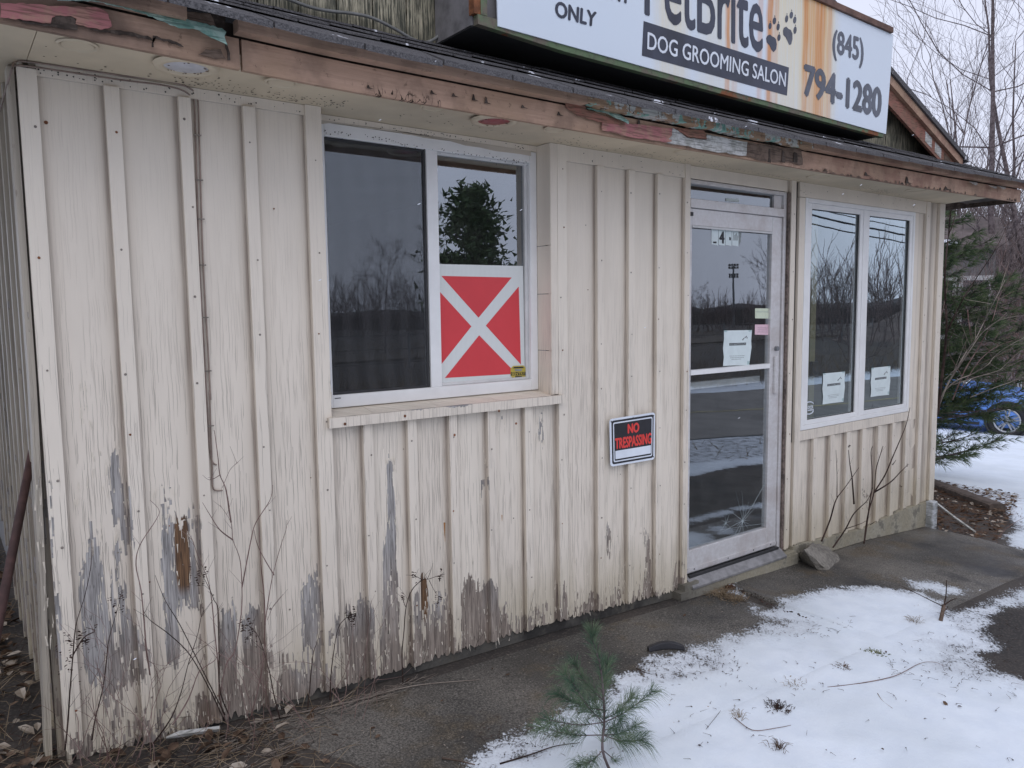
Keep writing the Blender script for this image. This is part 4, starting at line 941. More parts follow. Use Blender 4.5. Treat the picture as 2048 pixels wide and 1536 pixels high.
# ------------------------------------------------------------------ double casement window
w2 = frame4('casement_window', 5.652, 7.072, .8745, 2.3545, .028, .026, .030, .028, .004, .08, M['vinyl'], bld)
box('centre_post', 6.3525, 6.3835, .006, .08, .9047, 2.3263, M['vinyl'], w2)
for a, b in ((5.6805, 6.352), (6.384, 7.0455)):
    sh = frame4('sash', a, b, .9055, 2.3255, .050, .040, .030, .034, .0085, .06, M['vinyl'], w2)
    g0, g1, h0, h1 = a + .050, b - .040, .9355, 2.2915
    frame4('glazing_seal', g0, g1, h0, h1, .003, .006, .003, .004, .018, .0245, M['dark'], w2)
    new_obj('glass', [(g0, .027, h0), (g1, .027, h0), (g1, .027, h1), (g0, .027, h1)], [(0, 1, 2, 3)], M['glass_w2'], w2)
    box('inner_stile', g1 - .10, g1 - .035, .30, .34, h0 - .1, h1, plain('old yellow trim', (.40, .37, .20), .7, .1, 5., bump=0), w2)
    box('sash_lock', g1 - .105, g1 - .04, .27, .30, 1.18, 1.28, M['dark'], w2)
# white outlined maker's sticker: a rounded G with LOCK set inside
t = thing('outlined_sticker', 'white outlined rounded letter G sticker low in corner of the left casement', 'sticker')
def gq(x, y): return (1540 + x / 3.073, 560 + y / 3.073)
path = [(266, 760), (262, 753), (252, 749), (236, 750), (224, 756), (220, 768), (219, 800), (221, 815), (229, 824), (244, 824), (258, 817), (266, 806), (267, 798), (250, 799), (234, 802)]
MB().tube([onY(*gq(*p), .0205) for p in path], .0038, 4).obj('outline', M['white'], t)
text('lettering', 'LOCK', quadY([gq(225, 774), gq(266, 770), gq(266, 790), gq(225, 795)], .0200), M['white'], t, bold=.07)
# snow-flake like blotch on glass

# ------------------------------------------------------------------ no trespassing sign
t = thing('no_trespassing_sign', 'small black white and red no trespassing sign nailed beside the door', 'sign')
NQ = [Vector(v) for v in quadY([(1219, 840), (1310, 826), (1309, 917), (1221, 932)], -.006)]
def nuv(u, v, y=-.006): p = (NQ[0] * (1 - u) + NQ[1] * u) * (1 - v) + (NQ[3] * (1 - u) + NQ[2] * u) * v; p.y = y; return p
def rr_(u0, v0, u1, v1, r, y, nm, mat, th=.0008):
    pts = []
    for (cx, cy, a0) in ((u0 + r, v0 + r, 180), (u1 - r, v0 + r, 270), (u1 - r, v1 - r, 0), (u0 + r, v1 - r, 90)):
        for k in range(5): a = R(a0 + 22.5 * k); pts.append(nuv(cx + r * math.cos(a), cy + r * 1.35 * math.sin(a), y))
    return sheet(nm, pts, mat, t, th)
rr_(0, 0, 1, 1, .05, -.007, 'plate', M['white'], .004)
rr_(.035, .04, .965, .96, .04, -.0078, 'border', M['inkblack'])
rr_(.065, .08, .935, .92, .03, -.0086, 'inner_border', M['white'])
rr_(.085, .105, .915, .895, .02, -.0094, 'field', M['inkblack'])
rr_(.10, .69, .90, .865, .005, -.0102, 'blank_box', M['white'])
text('lettering', 'NO', [nuv(.37, .14), nuv(.63, .14), nuv(.63, .36), nuv(.37, .36)], M['signred'], t, bold=.12, y=-.0105)
text('lettering', 'TRESPASSING', [nuv(.095, .41), nuv(.91, .41), nuv(.91, .655), nuv(.095, .655)], M['signred'], t, bold=.10, y=-.0105)
for u, v in ((.5, .03), (.965, .955), (.03, .04), (.96, .05)): MB().disc(nuv(u, v, -.0085), (0, -1, 0), .004, 7, .002).obj('nail', M['dark'], t)

# ------------------------------------------------------------------ roof sign
SY = -.30
sign = thing('roof_sign', 'long white rust streaked shop sign with black lettering on the pent roof', 'sign')
bl_, brr, trr = onY(996, 52, SY), onY(1772, 268, SY), onY(1787, 70, SY)
tll = Vector((bl_.x - .01, SY, trr.z + (bl_.z - brr.z)))
frb = MB(); zb0, zb1 = bl_.z, brr.z
frb.prism([(bl_.x - .10, 0.0, zb0 - .005), (brr.x, 0.0, zb1 - .005), (brr.x, 0.0, trr.z), (bl_.x - .10, 0.0, tll.z)], (0, -.26, 0))
body = frb.obj('cabinet', M['signend'], sign)
frb2 = MB().prism([(bl_.x - .09, SY + .036, zb0 - .008), (bl_.x + .35, SY + .036, zb0 - .030), (brr.x - .015, SY + .036, zb1 - .022), (brr.x - .015, SY + .036, zb1 + .022), (bl_.x - .09, SY + .036, zb0 + .028)], (0, -.030, 0)); frb2.obj('lower_frame', M['signframe'], sign)
MB().prism([(bl_.x - .105, SY + .045, zb0 + .03), (bl_.x - .045, SY + .045, zb0 + .03), (bl_.x - .045, SY + .045, tll.z), (bl_.x - .105, SY + .045, tll.z)], (0, -.035, 0)).obj('end_frame', M['rust'], sign)
MB().prism([(bl_.x - .075, SY + .009, zb0 + .03), (bl_.x - .045, SY + .009, zb0 + .03), (bl_.x - .045, SY + .009, tll.z), (bl_.x - .075, SY + .009, tll.z)], (0, -.002, 0)).obj('end_frame_edge', M['signframe'], sign)
MB().prism([(bl_.x - .09, SY + .04, tll.z + .004), (trr.x - .03, SY + .04, trr.z + .003), (trr.x - .03, SY + .04, trr.z + .035), (bl_.x - .09, SY + .04, tll.z + .036)], (0, -.055, 0)).obj('upper_frame', plain('brown upper frame', (.15, .085, .065), .8, .35, 20.), sign)
MB().prism([(bl_.x - .1, -.001, zb0 - .008), (brr.x - .01, -.001, zb1 - .008), (brr.x - .01, SY + .037, zb1 - .008), (bl_.x - .1, SY + .037, zb0 - .008)], (0, 0, -.004)).obj('cabinet_underside', plain('black underside', (.012, .013, .014), .8, .3, 10.), sign)
face = sheet('face', [bl_, brr, trr, tll], M['signface'], sign, .006)
def c3(x, y): return (1200 + x / 3.2, y / 3.2)
S1 = SY - .0015; S2 = SY - .003
text('lettering', 'PetBrite', quadY([(1289, -118), (1527, -34), (1526, 108), (1289, 31)], S1), M['ink'], sign, bold=.03, y=S1)
sheet('title_band', quadY([(1287.5, 42), (1578, 135), (1574, 191), (1284, 111)], S1), M['ink'], sign, .0008)
text('lettering', 'DOG GROOMING SALON', quadY([c3(305, 203), c3(1192, 465), c3(1187, 557), c3(302, 315)], S2), M['white'], sign, bold=.03, y=S2)
text('lettering', '(845)', quadY([(1666, 57), (1728, 77), (1727, 139), (1664, 120)], S1), M['ink2'], sign, bold=.07, y=S1)
text('lettering', '794-1280', quadY([(1608, 126), (1765, 176), (1762, 238), (1606, 192)], S1), M['ink2'], sign, bold=.10, y=S1)
text('lettering', 'ONLY', quadY([(1110, 0), (1194, 24), (1191, 55), (1110, 34)], S1), M['ink'], sign, bold=.08, y=S1)
text('lettering', 'APPOINTMENT', quadY([(1040, -94), (1262, -25), (1260, 10), (1040, -52)], S1), M['ink'], sign, bold=.08, y=S1)
def blob(pts, rot=0): return sheet('paw_mark', quadY([c3(*p) for p in pts], S1), M['ink2'] if rot else M['ink'], sign, .0008)
def ell(cx, cy, rx, ry, rot, k_): blob([(cx + rx * math.cos(a) * math.cos(rot) - ry * math.sin(a) * math.sin(rot), cy + rx * math.cos(a) * math.sin(rot) + ry * math.sin(a) * math.cos(rot)) for a in [2 * math.pi * k / 12 for k in range(12)]], k_)
for (cx, cy, rx, ry) in [(1089, 166, 10, 21), (1117, 133, 11, 23), (1141, 172, 10, 23), (1146, 240, 10, 22)]: ell(cx, cy, rx, ry, .1, 0); blob([(cx + 2, cy - ry - 14), (cx + 6, cy - ry - 4), (cx, cy - ry - 3)], 0)
blob([(1072, 228), (1088, 220), (1100, 232), (1115, 238), (1127, 252), (1132, 285), (1128, 315), (1112, 333), (1098, 318), (1086, 290), (1068, 270), (1064, 245)], 0)
for (cx, cy, rx, ry) in [(1195, 120, 10, 24), (1225, 96, 11, 23), (1247, 128, 10, 23), (1249, 193, 10, 24)]: ell(cx, cy, rx, ry, .1, 1); blob([(cx + 2, cy - ry - 14), (cx + 6, cy - ry - 4), (cx, cy - ry - 3)], 1)
blob([(1178, 178), (1192, 170), (1206, 184), (1222, 192), (1232, 215), (1232, 250), (1224, 284), (1212, 288), (1202, 265), (1190, 240), (1174, 222), (1172, 196)], 1)
# ragged insulation and cover plate hanging at the left end of the sign
t = thing('conduit_cover', 'grey slotted cover with crumbling red insulation at the left end of roof sign', 'cable cover')
mb = MB()
pp = [onY(896 + 2.5 * math.sin(k * 1.3), 5 + k * 8, -.06) for k in range(10)]
mb.tube(pp, [.010 + .008 * rnd.random() for _ in pp], 6); mb.obj('insulation', M['insul'], t)
cv = quadY([(894, 12), (906, 7), (910, 15), (909, 58), (903, 62), (895, 52)], -.085); sheet('cover_plate', cv, M['signframe'], t, .012)
t = tag(MB().tube(smoothpath([onY(*p, -.012 - .004) for p in [(560, -8), (620, 14), (660, 22), (705, 27), (745, 36), (790, 58), (825, 78), (850, 85), (872, 76), (886, 60), (891, 35), (890, 10)]]), .0062, 8).obj('drooping_cable', M['greycable'], None, True), 'grey cable sagging along the mildewed gable planks to the roof sign', 'cable')
# twin cables on the wall
cpts = [(0, 222), (12, 178), (24, 138), (30, 124), (60, 124), (150, 137), (250, 152), (330, 162), (370, 172), (390, 186), (396, 205), (399, 300), (402, 400), (405, 500), (410, 600), (416, 700), (421, 800)]
def wirepts(dx, dy, lst): return [onX(px, py, 1.445) if px < 28 else onY(px + dx, py + dy, -.006 if px < 372 else .017) for px, py in lst]
t = thing('wall_cables', 'pair of thin painted cables running under the eave and down the boards', 'cable')
MB().tube(smoothpath(wirepts(0, 0, cpts), 4), .0029, 6).obj('cable', M['cable'], t, True)
MB().tube(smoothpath(wirepts(-7, 8, cpts[3:] + [(424, 850), (426, 890), (432, 916), (440, 922)]), 4), .0029, 6).obj('cable', M['cable'], t, True)
MB().tube(smoothpath(wirepts(0, 0, [(419, 780), (421, 850), (424, 930), (425, 972), (432, 981), (445, 981)]), 4), .0026, 6).obj('cable', M['cable'], t, True)
for px, py in [(398, 270), (402, 360), (405, 438), (408, 530), (413, 635), (419, 742), (424, 852)]:
    p = onY(px - 3, py, .012); MB().box(p.x - .012, p.x + .012, p.y - .002, p.y + .003, p.z - .002, p.z + .002).obj('staple', M['nail'], t)

# ------------------------------------------------------------------ ground: lot surface with a dusting of snow, concrete slabs along the wall
BARE = [
 [(380, 1600), (380, 1440), (560, 1400), (830, 1335), (1100, 1250), (1360, 1180), (1475, 1190), (1520, 1238), (1470, 1262), (1400, 1280), (1370, 1292), (1330, 1308), (1290, 1312), (1270, 1335), (1225, 1350), (1190, 1385), (1120, 1405), (1060, 1440), (985, 1480), (930, 1500), (900, 1600)],
 [(1475, 1170), (1600, 1100), (1860, 1040), (1990, 1065), (2010, 1090), (2100, 1120), (2100, 1160), (2030, 1172), (1960, 1205), (1912, 1222), (1900, 1205), (1850, 1185), (1750, 1175), (1640, 1178), (1570, 1195), (1512, 1222)],
 [(-300, 2200), (-300, 1300), (30, 1250), (110, 1450), (560, 1400), (640, 1400), (560, 1480), (520, 1560), (500, 2200)],
]
BP = [[G(*p) for p in poly] for poly in BARE]
BP.append([Vector(p + (0,)) for p in [(7.45, .15), (9.4, 1.5), (9.9, 1.0), (8.75, -.05), (8.2, -.35), (7.5, -.42)]])
BP.append([Vector(p + (0,)) for p in [(-2, -.4), (1.5, -.25), (1.5, 6), (-2, 6)]])
# beyond the frame to the front: tracks of the parking lot and the road (all seen again in the glass)
pc_ = [G(*p) for p in [(2060, 1216), (2020, 1222), (1988, 1245), (1975, 1268), (2018, 1292), (1975, 1312), (1996, 1335), (2060, 1362)]]
BP.append(pc_[::1] + [Vector(p + (0,)) for p in [(6.5, -2.35), (9, -2.7), (14, -2.5), (14, -1.6), (9, -1.35)]])
SNOWIN = [[G(*p) for p in poly] for poly in [[(1800, 1160), (1850, 1160), (1950, 1180), (1935, 1192), (1880, 1190), (1820, 1178)], [(1500, 1200), (1535, 1215), (1512, 1235), (1490, 1225)]]]
def sdist(x, y, poly):
    """signed distance (inside positive) of arrays to a polygon"""
    n = len(poly); ins = np.zeros(x.shape, bool); dd = np.full(x.shape, 1e9)
    for i in range(n):
        ax, ay = poly[i].x, poly[i].y; bx_, by_ = poly[(i + 1) % n].x, poly[(i + 1) % n].y
        ex, ey = bx_ - ax, by_ - ay; t = np.clip(((x - ax) * ex + (y - ay) * ey) / (ex * ex + ey * ey + 1e-12), 0, 1)
        dd = np.minimum(dd, (x - ax - t * ex) ** 2 + (y - ay - t * ey) ** 2)
        c = ((ay > y) != (by_ > y)) & (x < (bx_ - ax) * (y - ay) / (by_ - ay + 1e-12) + ax); ins ^= c
    d = np.sqrt(dd); return np.where(ins, d, -d)
def snowval(x, y):
    v = np.full(x.shape, 1e9)
    for p in BP: v = np.minimum(v, -sdist(x, y, p))
    for p in SNOWIN: v = np.maximum(v, sdist(x, y, p))
    # brown verge and thin, blown cover far off
    s = np.clip(np.where(v < 0, .42 + v / .16, .42 + v / .30), -.9, 1.25)
    for (px, py, r_, k_) in [(1395, 1335, .20, .62), (1300, 1345, .12, .5), (1600, 1255, .16, .45), (1905, 1330, .22, .5), (1050, 1475, .20, .55), (1950, 1235, .20, .45), (1130, 1440, .12, .4), (1560, 1420, .10, .35), (1440, 1265, .10, .6), (1850, 1280, .14, .35), (1700, 1310, .08, .3), (1980, 1200, .18, .4), (900, 1520, .15, .4)]:
        g_ = G(px, py); s = np.where(s > .66, np.maximum(s - k_ * 1.25 * np.exp(-((x - g_.x) ** 2 + ((y - g_.y) * 1.6) ** 2) / (r_ * r_)), .66), s)
    fa = np.clip((-y - 10.) / 1.5, 0, 1); s = s * (1 - fa) + fa * .34
    nb = np.clip((-y - 2.9) / .3, 0, 1) * np.clip((y + 4.9) / .2, 0, 1); s = s * (1 - nb) + nb * .62
    return np.clip(s, -.9, 1.6)
def axis(lo, hi, step, far_lo, far_hi, grow=1.13):
    a = list(np.arange(lo, hi, step)); s = step; v = lo; pre = []
    while v > far_lo: s *= grow; v -= s; pre.append(v)
    s = step; v = a[-1]; post = []
    while v < far_hi: s *= grow; v += s; post.append(v)
    return np.array(pre[::-1] + a + post)
gxs = axis(1.2, 8.6, .026, -500, 700); gys = axis(-2.9, .06, .026, -600, 500)
GX, GY_ = np.meshgrid(gxs, gys)
gt = np.array(GT); Zt = np.interp(GX, gt[:, 0], gt[:, 1]); f_ = np.clip((-GY_ - 4) / 14, 0, 1)
GZm = Zt * (1 - f_) + f_ * (-.12) - .018 * np.clip(-GY_, 0, 3) - np.where(GY_ < -30, .006 * (-30 - GY_), 0)
GZm = np.maximum(GZm, -3.0)
SN = snowval(GX, GY_)
np.random.seed(3)
bumpz = np.array([[noise.noise(Vector((x * 2.2, y * 2.2, 0))) * .012 + noise.noise(Vector((x * 9, y * 9, 4))) * .005 for x in gxs] for y in gys])
nearm = (np.abs(GX - 4) < 12) & (GY_ > -12)
GZm = GZm + np.where(nearm, bumpz, bumpz * 3) * np.clip(SN, .15, 1)
GZm += np.where(nearm, .010 * np.clip(SN - .5, 0, .5), 0)
slabs = [[(2.02, .0), (2.10, -.25), (2.3, -.62), (2.6, -1.0), (4.86, -1.0), (4.86, .0)], [(4.885, .0), (4.885, -.98), (7.36, -1.0), (7.42, -.45), (7.37, .0)]]
inside = np.zeros(GX.shape, bool)
for sp in slabs: inside |= sdist(GX, GY_, [Vector(p + (0,)) for p in sp]) > 1e9
for sp in slabs:
    D_ = sdist(GX, GY_, [Vector(p + (0,)) for p in sp]); GZm = GZm - np.where(D_ > -.02, np.clip((D_ - .05) * .25, -.002, .06), 0)
under = (GX > 1.55) & (GX < XR - .08) & (GY_ > .05) & (GY_ < 4.95)
GZm = np.where(under, np.minimum(GZm, -.12), GZm)
ny, nx = GX.shape; idx = np.arange(ny * nx).reshape(ny, nx)
quads = np.stack([idx[:-1, :-1], idx[:-1, 1:], idx[1:, 1:], idx[1:, :-1]], -1).reshape(-1, 4)
me = bpy.data.meshes.new('ground'); me.vertices.add(ny * nx); me.vertices.foreach_set('co', np.stack([GX, GY_, GZm], -1).ravel())
me.loops.add(quads.size); me.loops.foreach_set('vertex_index', quads.ravel()); me.polygons.add(len(quads))
me.polygons.foreach_set('loop_start', np.arange(0, quads.size, 4)); me.polygons.foreach_set('loop_total', np.full(len(quads), 4)); me.polygons.foreach_set('use_smooth', np.ones(len(quads), bool))
a_ = me.attributes.new('snow', 'FLOAT', 'POINT'); a_.data.foreach_set('value', SN.ravel().astype(np.float32)); me.update(); me.validate(); me.materials.append(M['snowground'])
ground = bpy.data.objects.new('ground', me); C.objects.link(ground); tag(ground, kind='structure')
def relief(x, y): return noise.noise(Vector((x * 2.2, y * 2.2, 0))) * .012 + noise.noise(Vector((x * 9, y * 9, 4))) * .005
def surf(x, y, s_): return gz(x, y) + relief(x, y) * min(1., max(.15, s_)) + .010 * max(0., min(.5, s_ - .5))
def LIFT(y): return .022 * (1 - max(0., min(1., (-y - .35) / .5)))
def slab(poly, lift):
    P = [Vector(p + (0,)) for p in poly]; x0 = min(p.x for p in P); x1 = max(p.x for p in P); y0 = min(p.y for p in P); y1 = max(p.y for p in P)
    xs = np.arange(x0, x1 + .02, .022); yy = np.arange(y0, y1 + .02, .022); X, Y = np.meshgrid(xs, yy); D = sdist(X, Y, P); ok = D > -.004
    S = snowval(X, Y); V = []; ids = {}; F = []
    top = lambda i, j: surf(X[j, i], Y[j, i], S[j, i]) + lift * LIFT(Y[j, i])
    at = []
    def vid(i, j, low):
        if (i, j, low) not in ids:
            ids[(i, j, low)] = len(V); V.append((X[j, i], Y[j, i], top(i, j) - (.12 if low else 0))); at.append(float(S[j, i]))
        return ids[(i, j, low)]
    okc = ok[:-1, :-1] & ok[1:, :-1] & ok[:-1, 1:] & ok[1:, 1:]; H, Wd = okc.shape
    for j in range(H):
        for i in range(Wd):
            if not okc[j, i]: continue
            F.append((vid(i, j, 0), vid(i + 1, j, 0), vid(i + 1, j + 1, 0), vid(i, j + 1, 0)))
            for (di, dj, a, b) in ((0, -1, (i, j), (i + 1, j)), (1, 0, (i + 1, j), (i + 1, j + 1)), (0, 1, (i + 1, j + 1), (i, j + 1)), (-1, 0, (i, j + 1), (i, j))):
                jj, ii = j + dj, i + di
                if not (0 <= jj < H and 0 <= ii < Wd and okc[jj, ii]): F.append((vid(*a, 0), vid(*a, 1), vid(*b, 1), vid(*b, 0)))
    o = new_obj('pavement_slab', V, F, M['slab'], None, True, dict(snow=at)); tag(o, kind='structure'); return o
slab(slabs[0], 0); slab(slabs[1], 1)
def gtop(x, y):
    z = gz(x, y)
    if 2.1 < x < 4.86 and -1 < y < 0: return z + .002
    if 4.88 < x < 7.4 and -1 < y < 0: return z + .002 + LIFT(y)
    return z + .006
# debris line in the joint
jl = MB()
for k in range(90):
    y = -rnd.uniform(.02, 1.05); x = 4.872 + rnd.gauss(0, .012) + .04 * math.sin(y * 4) * (abs(y) > .3); p = Vector((x, y, gtop(4.95, y) - .012 + rnd.uniform(0, .012)))
    jl.disc(p, (rnd.uniform(-.5, .5), rnd.uniform(-.5, .5), 1), rnd.uniform(.003, .010), 5, .004)
tag(jl.obj('joint_debris', M['darkstem']), 'dark crumbs of debris lying in the slab joint', 'debris', kind='stuff')

# ------------------------------------------------------------------ litter, grass, weeds
def curled_leaf(mb, p, s):
    a = rnd.uniform(0, 6.28); u = Vector((math.cos(a), math.sin(a), rnd.uniform(-.3, .5))).normalized(); v = u.cross(Vector((rnd.uniform(-.5, .5), rnd.uniform(-.5, .5), 1))).normalized(); n = u.cross(v)
    if n.z < 0: n = -n
    c = rnd.uniform(.1, .5) * s
    mb.add([p - u * s, p - u * s * .3 + v * s * .5 + n * c, p + u * s * .5 + v * s * .42 + n * c, p + u * s, p + u * s * .5 - v * s * .42 + n * c * .7, p - u * s * .3 - v * s * .5 + n * c * .8, p + n * c * .1], [(0, 6, 1), (1, 6, 2), (2, 6, 3), (3, 6, 4), (4, 6, 5), (5, 6, 0)])
leaves = MB(); leaves2 = MB()
def litter_spots(n, f):
    k = 0
    while k < n: p = f(); yield p; k += 1
def leftspot():
    while True:
        x = rnd.uniform(.9, 2.5); y = rnd.uniform(-1.2, 4.5)
        if x > 1.44 and y > -.02: continue
        if x > 2.05 - y * -.0 and rnd.random() < (x - 1.95) * 3 - (.5 if y > -.12 else 0): continue
        return x, y
for x, y in litter_spots(1500, leftspot):
    z = gz(x, y) + rnd.uniform(.0, .03); curled_leaf(leaves if rnd.random() < .8 else leaves2, Vector((x, y, z)), rnd.uniform(.012, .038))
def rightspot():
    while True:
        x = rnd.uniform(7.42, 9.8); y = rnd.uniform(-.55, 1.6)
        if y > .1 + (x - 7.5) * .75 or y < -.5 + (x - 7.5) * .30: continue
        return x, y
for x, y in litter_spots(700, rightspot): curled_leaf(leaves if rnd.random() < .75 else leaves2, Vector((x, y, gz(x, y) + rnd.uniform(0, .03))), rnd.uniform(.012, .035))
for k in range(26):
    p = G(rnd.uniform(560, 2000), rnd.uniform(1200, 1530)); curled_leaf(leaves, Vector((p.x, p.y, gtop(p.x, p.y) + .006)), rnd.uniform(.006, .014))
tag(leaves.obj('leaf_litter', M['leaf']), 'brown dead leaves littering the ground at both ends of the shop', 'leaves', kind='stuff')
tag(leaves2.obj('pale_leaf_litter', M['palebits']), 'pale tan dead leaves mixed into the litter', 'leaves', kind='stuff')
dg_ = MB(); dg2 = MB()
for k in range(3000):
    x, y = leftspot();
    if y > 1.2 and rnd.random() < .6: continue
    p = Vector((x, y, gz(x, y) + rnd.uniform(0, .015))); a = rnd.uniform(0, 6.28); l = rnd.uniform(.03, .15); d = Vector((math.cos(a), math.sin(a), rnd.uniform(.0, .7))).normalized() * l
    q = p + d; r_ = q + Vector((d.x, d.y, -abs(d.z) * .6 - .01)) * .5
    (dg_ if rnd.random() < .6 else dg2).tube([p, q, r_], [.0011, .0009, .0003], 3, False)
tag(dg_.obj('dry_grass', M['straw']), 'matted straw coloured dead grass at the left foot of the wall', 'grass', kind='stuff')
tag(dg2.obj('brown_stems', M['darkstem']), 'dark broken weed stems matted into the grass at the left', 'grass', kind='stuff')
tw = MB()
for k in range(330):
    t_ = rnd.random() ** 1.5; x = 1.9 + t_ * .8 + rnd.gauss(0, .06); y = -.05 - rnd.random() * .34 * (1 - t_); a = rnd.gauss(0, 1.1); l = rnd.uniform(.03, .10); p = Vector((x, y, gz(x, y) + rnd.uniform(.004, .02)))
    tw.tube([p, p + Vector((math.cos(a), math.sin(a) * .5, rnd.uniform(-.05, .1))) * l], [.0012, .0006], 3, False)
tag(tw.obj('twig_litter', M['paletwig']), 'thin pale twigs and stalks littering the left end of the slab', 'twigs', kind='stuff')
pn = MB()
for k in range(2600):
    x, y = rightspot(); a = rnd.uniform(0, 6.28); l = rnd.uniform(.04, .08); p = Vector((x, y, gz(x, y) + rnd.uniform(.002, .03)))
    pn.tube([p, p + Vector((math.cos(a), math.sin(a), rnd.uniform(-.1, .15))) * l], [.0010, .0006], 3, False)
tag(pn.obj('fallen_needles', M['browneedles']), 'rusty brown fallen pine needles inside the timber edging at the right corner', 'needles', kind='stuff')
def stick(name, pts, r0, r1, mat, label, cat='twig', flat=None, n=5, grp=None):
    P = [G(*p) + Vector((0, 0, (.010 + r0))) for p in pts]; P = [Vector((p.x, p.y, gtop(p.x, p.y) + r0 * .9)) for p in P]; P = smoothpath(P, 5)
    o = MB().tube(P, [r0 + (r1 - r0) * i / (len(P) - 1) for i in range(len(P))], n).obj(name, mat, None, True); tag(o, label, cat, grp); return o
stick('fallen_branch', [(500, 1452), (640, 1420), (720, 1402), (800, 1380), (860, 1370), (960, 1362)], .0045, .0014, M['paletwig'], 'long pale fallen branch lying on the slab along the foot of the wall', 'branch')
stick('fallen_twig', [(660, 1408), (690, 1395), (712, 1383)], .0022, .001, M['paletwig'], 'short pale twig crossing the long fallen branch')
stick('fallen_twig', [(1000, 1530), (1060, 1512), (1110, 1495), (1160, 1488)], .0035, .0012, M['darkstem'], 'dark twig on the snow left of the pine seedling')
stick('fallen_twig', [(884, 1519), (910, 1523), (950, 1532)], .004, .002, M['barewood'], 'brown stick at the bottom edge on the slab')
stick('fallen_twig', [(1272, 1338), (1300, 1350), (1330, 1356), (1358, 1364)], .0022, .0008, M['darkstem'], 'thin dark twig on snow just below the black rubber strip')
stick('fallen_twig', [(1655, 1378), (1720, 1370), (1790, 1355), (1840, 1330), (1870, 1328), (1890, 1336)], .0024, .0008, M['redtwig'], 'long thin arched twig lying on the open snow')
stick('fallen_twig', [(1400, 1425), (1430, 1416), (1450, 1410), (1412, 1462)], .0016, .0006, M['darkstem'], 'bent thin stem on the snow right of the pine seedling')
stick('fallen_twig', [(1470, 1440), (1505, 1464), (1550, 1460), (1582, 1454)], .002, .0008, M['redtwig'], 'thin reddish twig beside the small grass tuft at lower right')
stick('fallen_twig', [(1755, 1390), (1765, 1405), (1785, 1420)], .0016, .0006, M['straw'], 'small straw on the open snow at right')
stick('fallen_twig', [(1616, 1330), (1640, 1348), (1672, 1358)], .0016, .0006, M['darkstem'], 'thin stem beside the moss tuft in the snow')
o = MB().tube([G(333, 1492) + Vector((0, -.0, .03)), G(360, 1487) + Vector((0, 0, .035)), G(440, 1470) + Vector((0, 0, .025))], [.004, .011, .009], 4).obj('painted_splinter', M['whitechip']); tag(o, 'long white painted wood splinter lying at the foot of the wall', 'splinter')
def tuft(name, px, py, n, r, h, mat, label, lean=.8, w_=.0011):
    c_ = G(px, py); mb = MB()
    for k in range(n):
        a = rnd.uniform(0, 6.28); q = abs(rnd.gauss(0, r * .5)); p = Vector((c_.x + q * math.cos(a), c_.y + q * math.sin(a), gtop(c_.x, c_.y) - .004))
        l = h * rnd.uniform(.4, 1.1); t_ = rnd.uniform(.2, lean); b = a + rnd.gauss(0, .6); m_ = p + Vector((math.cos(b) * t_, math.sin(b) * t_, 1)).normalized() * l * .6
        mb.tube([p, m_, m_ + Vector((math.cos(b), math.sin(b), -.1)) * l * .4], [w_, w_ * .8, w_ * .3], 3, False)
    o = mb.obj(name, mat); return tag(o, label, 'grass', kind='stuff')
tuft('grass_clump', 1440, 1188, 260, .11, .06, M['straw'], 'golden dead grass clump in the slab joint below the door', 1.8, .0014)
tuft('grass_clump', 1470, 1200, 180, .08, .05, M['straw'], 'tan dead grass edge spilling onto the snow at slab joint', 1.8, .0014)
tuft('leaf_clump', 1450, 1176, 120, .05, .05, M['browneedles'], 'reddish brown dead weed clump against the door step', 1.4, .002)
tuft('grass_tuft', 1557, 1418, 110, .06, .03, M['darkstem'], 'brown rosette of dead weed sticking out of the middle of the snow', 1.8, .0016)
tuft('grass_tuft', 1685, 1338, 70, .045, .03, M['leaf'], 'small dark weed tuft left of the moss in the snow', 1.8, .0014)
tuft('moss_tuft', 1747, 1308, 160, .05, .018, M['moss'], 'green moss tuft poking through the snow', 1.5, .0024)
tuft('grass_tuft', 1593, 1372, 40, .06, .04, M['straw'], 'sparse straw tuft lying above the brown rosette', 2.4)
tuft('grass_tuft', 1558, 1497, 40, .03, .05, M['leaf'], 'small brown tuft near the lower right bottom edge', .9)
tuft('grass_tuft', 1480, 1436, 26, .03, .05, M['straw'], 'pale grass tuft with a few upright blades right of the seedling', 1.0)
tuft('grass_tuft', 1830, 1245, 40, .05, .05, M['straw'], 'dry grass wisps at the foot of the broken sapling', 1.2)
sp = MB()
for k in range(520):
    px, py = rnd.choice([(rnd.uniform(1280, 1480), rnd.gauss(1335, 18)), (rnd.uniform(1500, 1700), 1238 + (rnd.random()) * 40), (rnd.uniform(1880, 2040), rnd.uniform(1230, 1400)), (rnd.uniform(1180, 2040), rnd.uniform(1300, 1530)), (rnd.uniform(960, 1150), rnd.gauss(1480, 22)), (rnd.uniform(1780, 2010), rnd.uniform(1270, 1370))])
    if py > 1560: continue
    p = G(px, py); s_ = rnd.uniform(.0012, .0042); sp.disc((p.x, p.y, gtop(p.x, p.y) + .006), (0, 0, 1), s_, 5, s_ * .5)
    a = rnd.uniform(0, 6.28); l = rnd.uniform(.008, .035); sp.tube([Vector((p.x, p.y, gtop(p.x, p.y) + .009)), Vector((p.x + l * math.cos(a), p.y + l * math.sin(a), gtop(p.x, p.y) + .011))], [.0009, .0005], 3, False)
tag(sp.obj('grit', M['darkstem']), 'dark grit and seed husks scattered over the snow', 'grit', kind='stuff')
pb = MB()
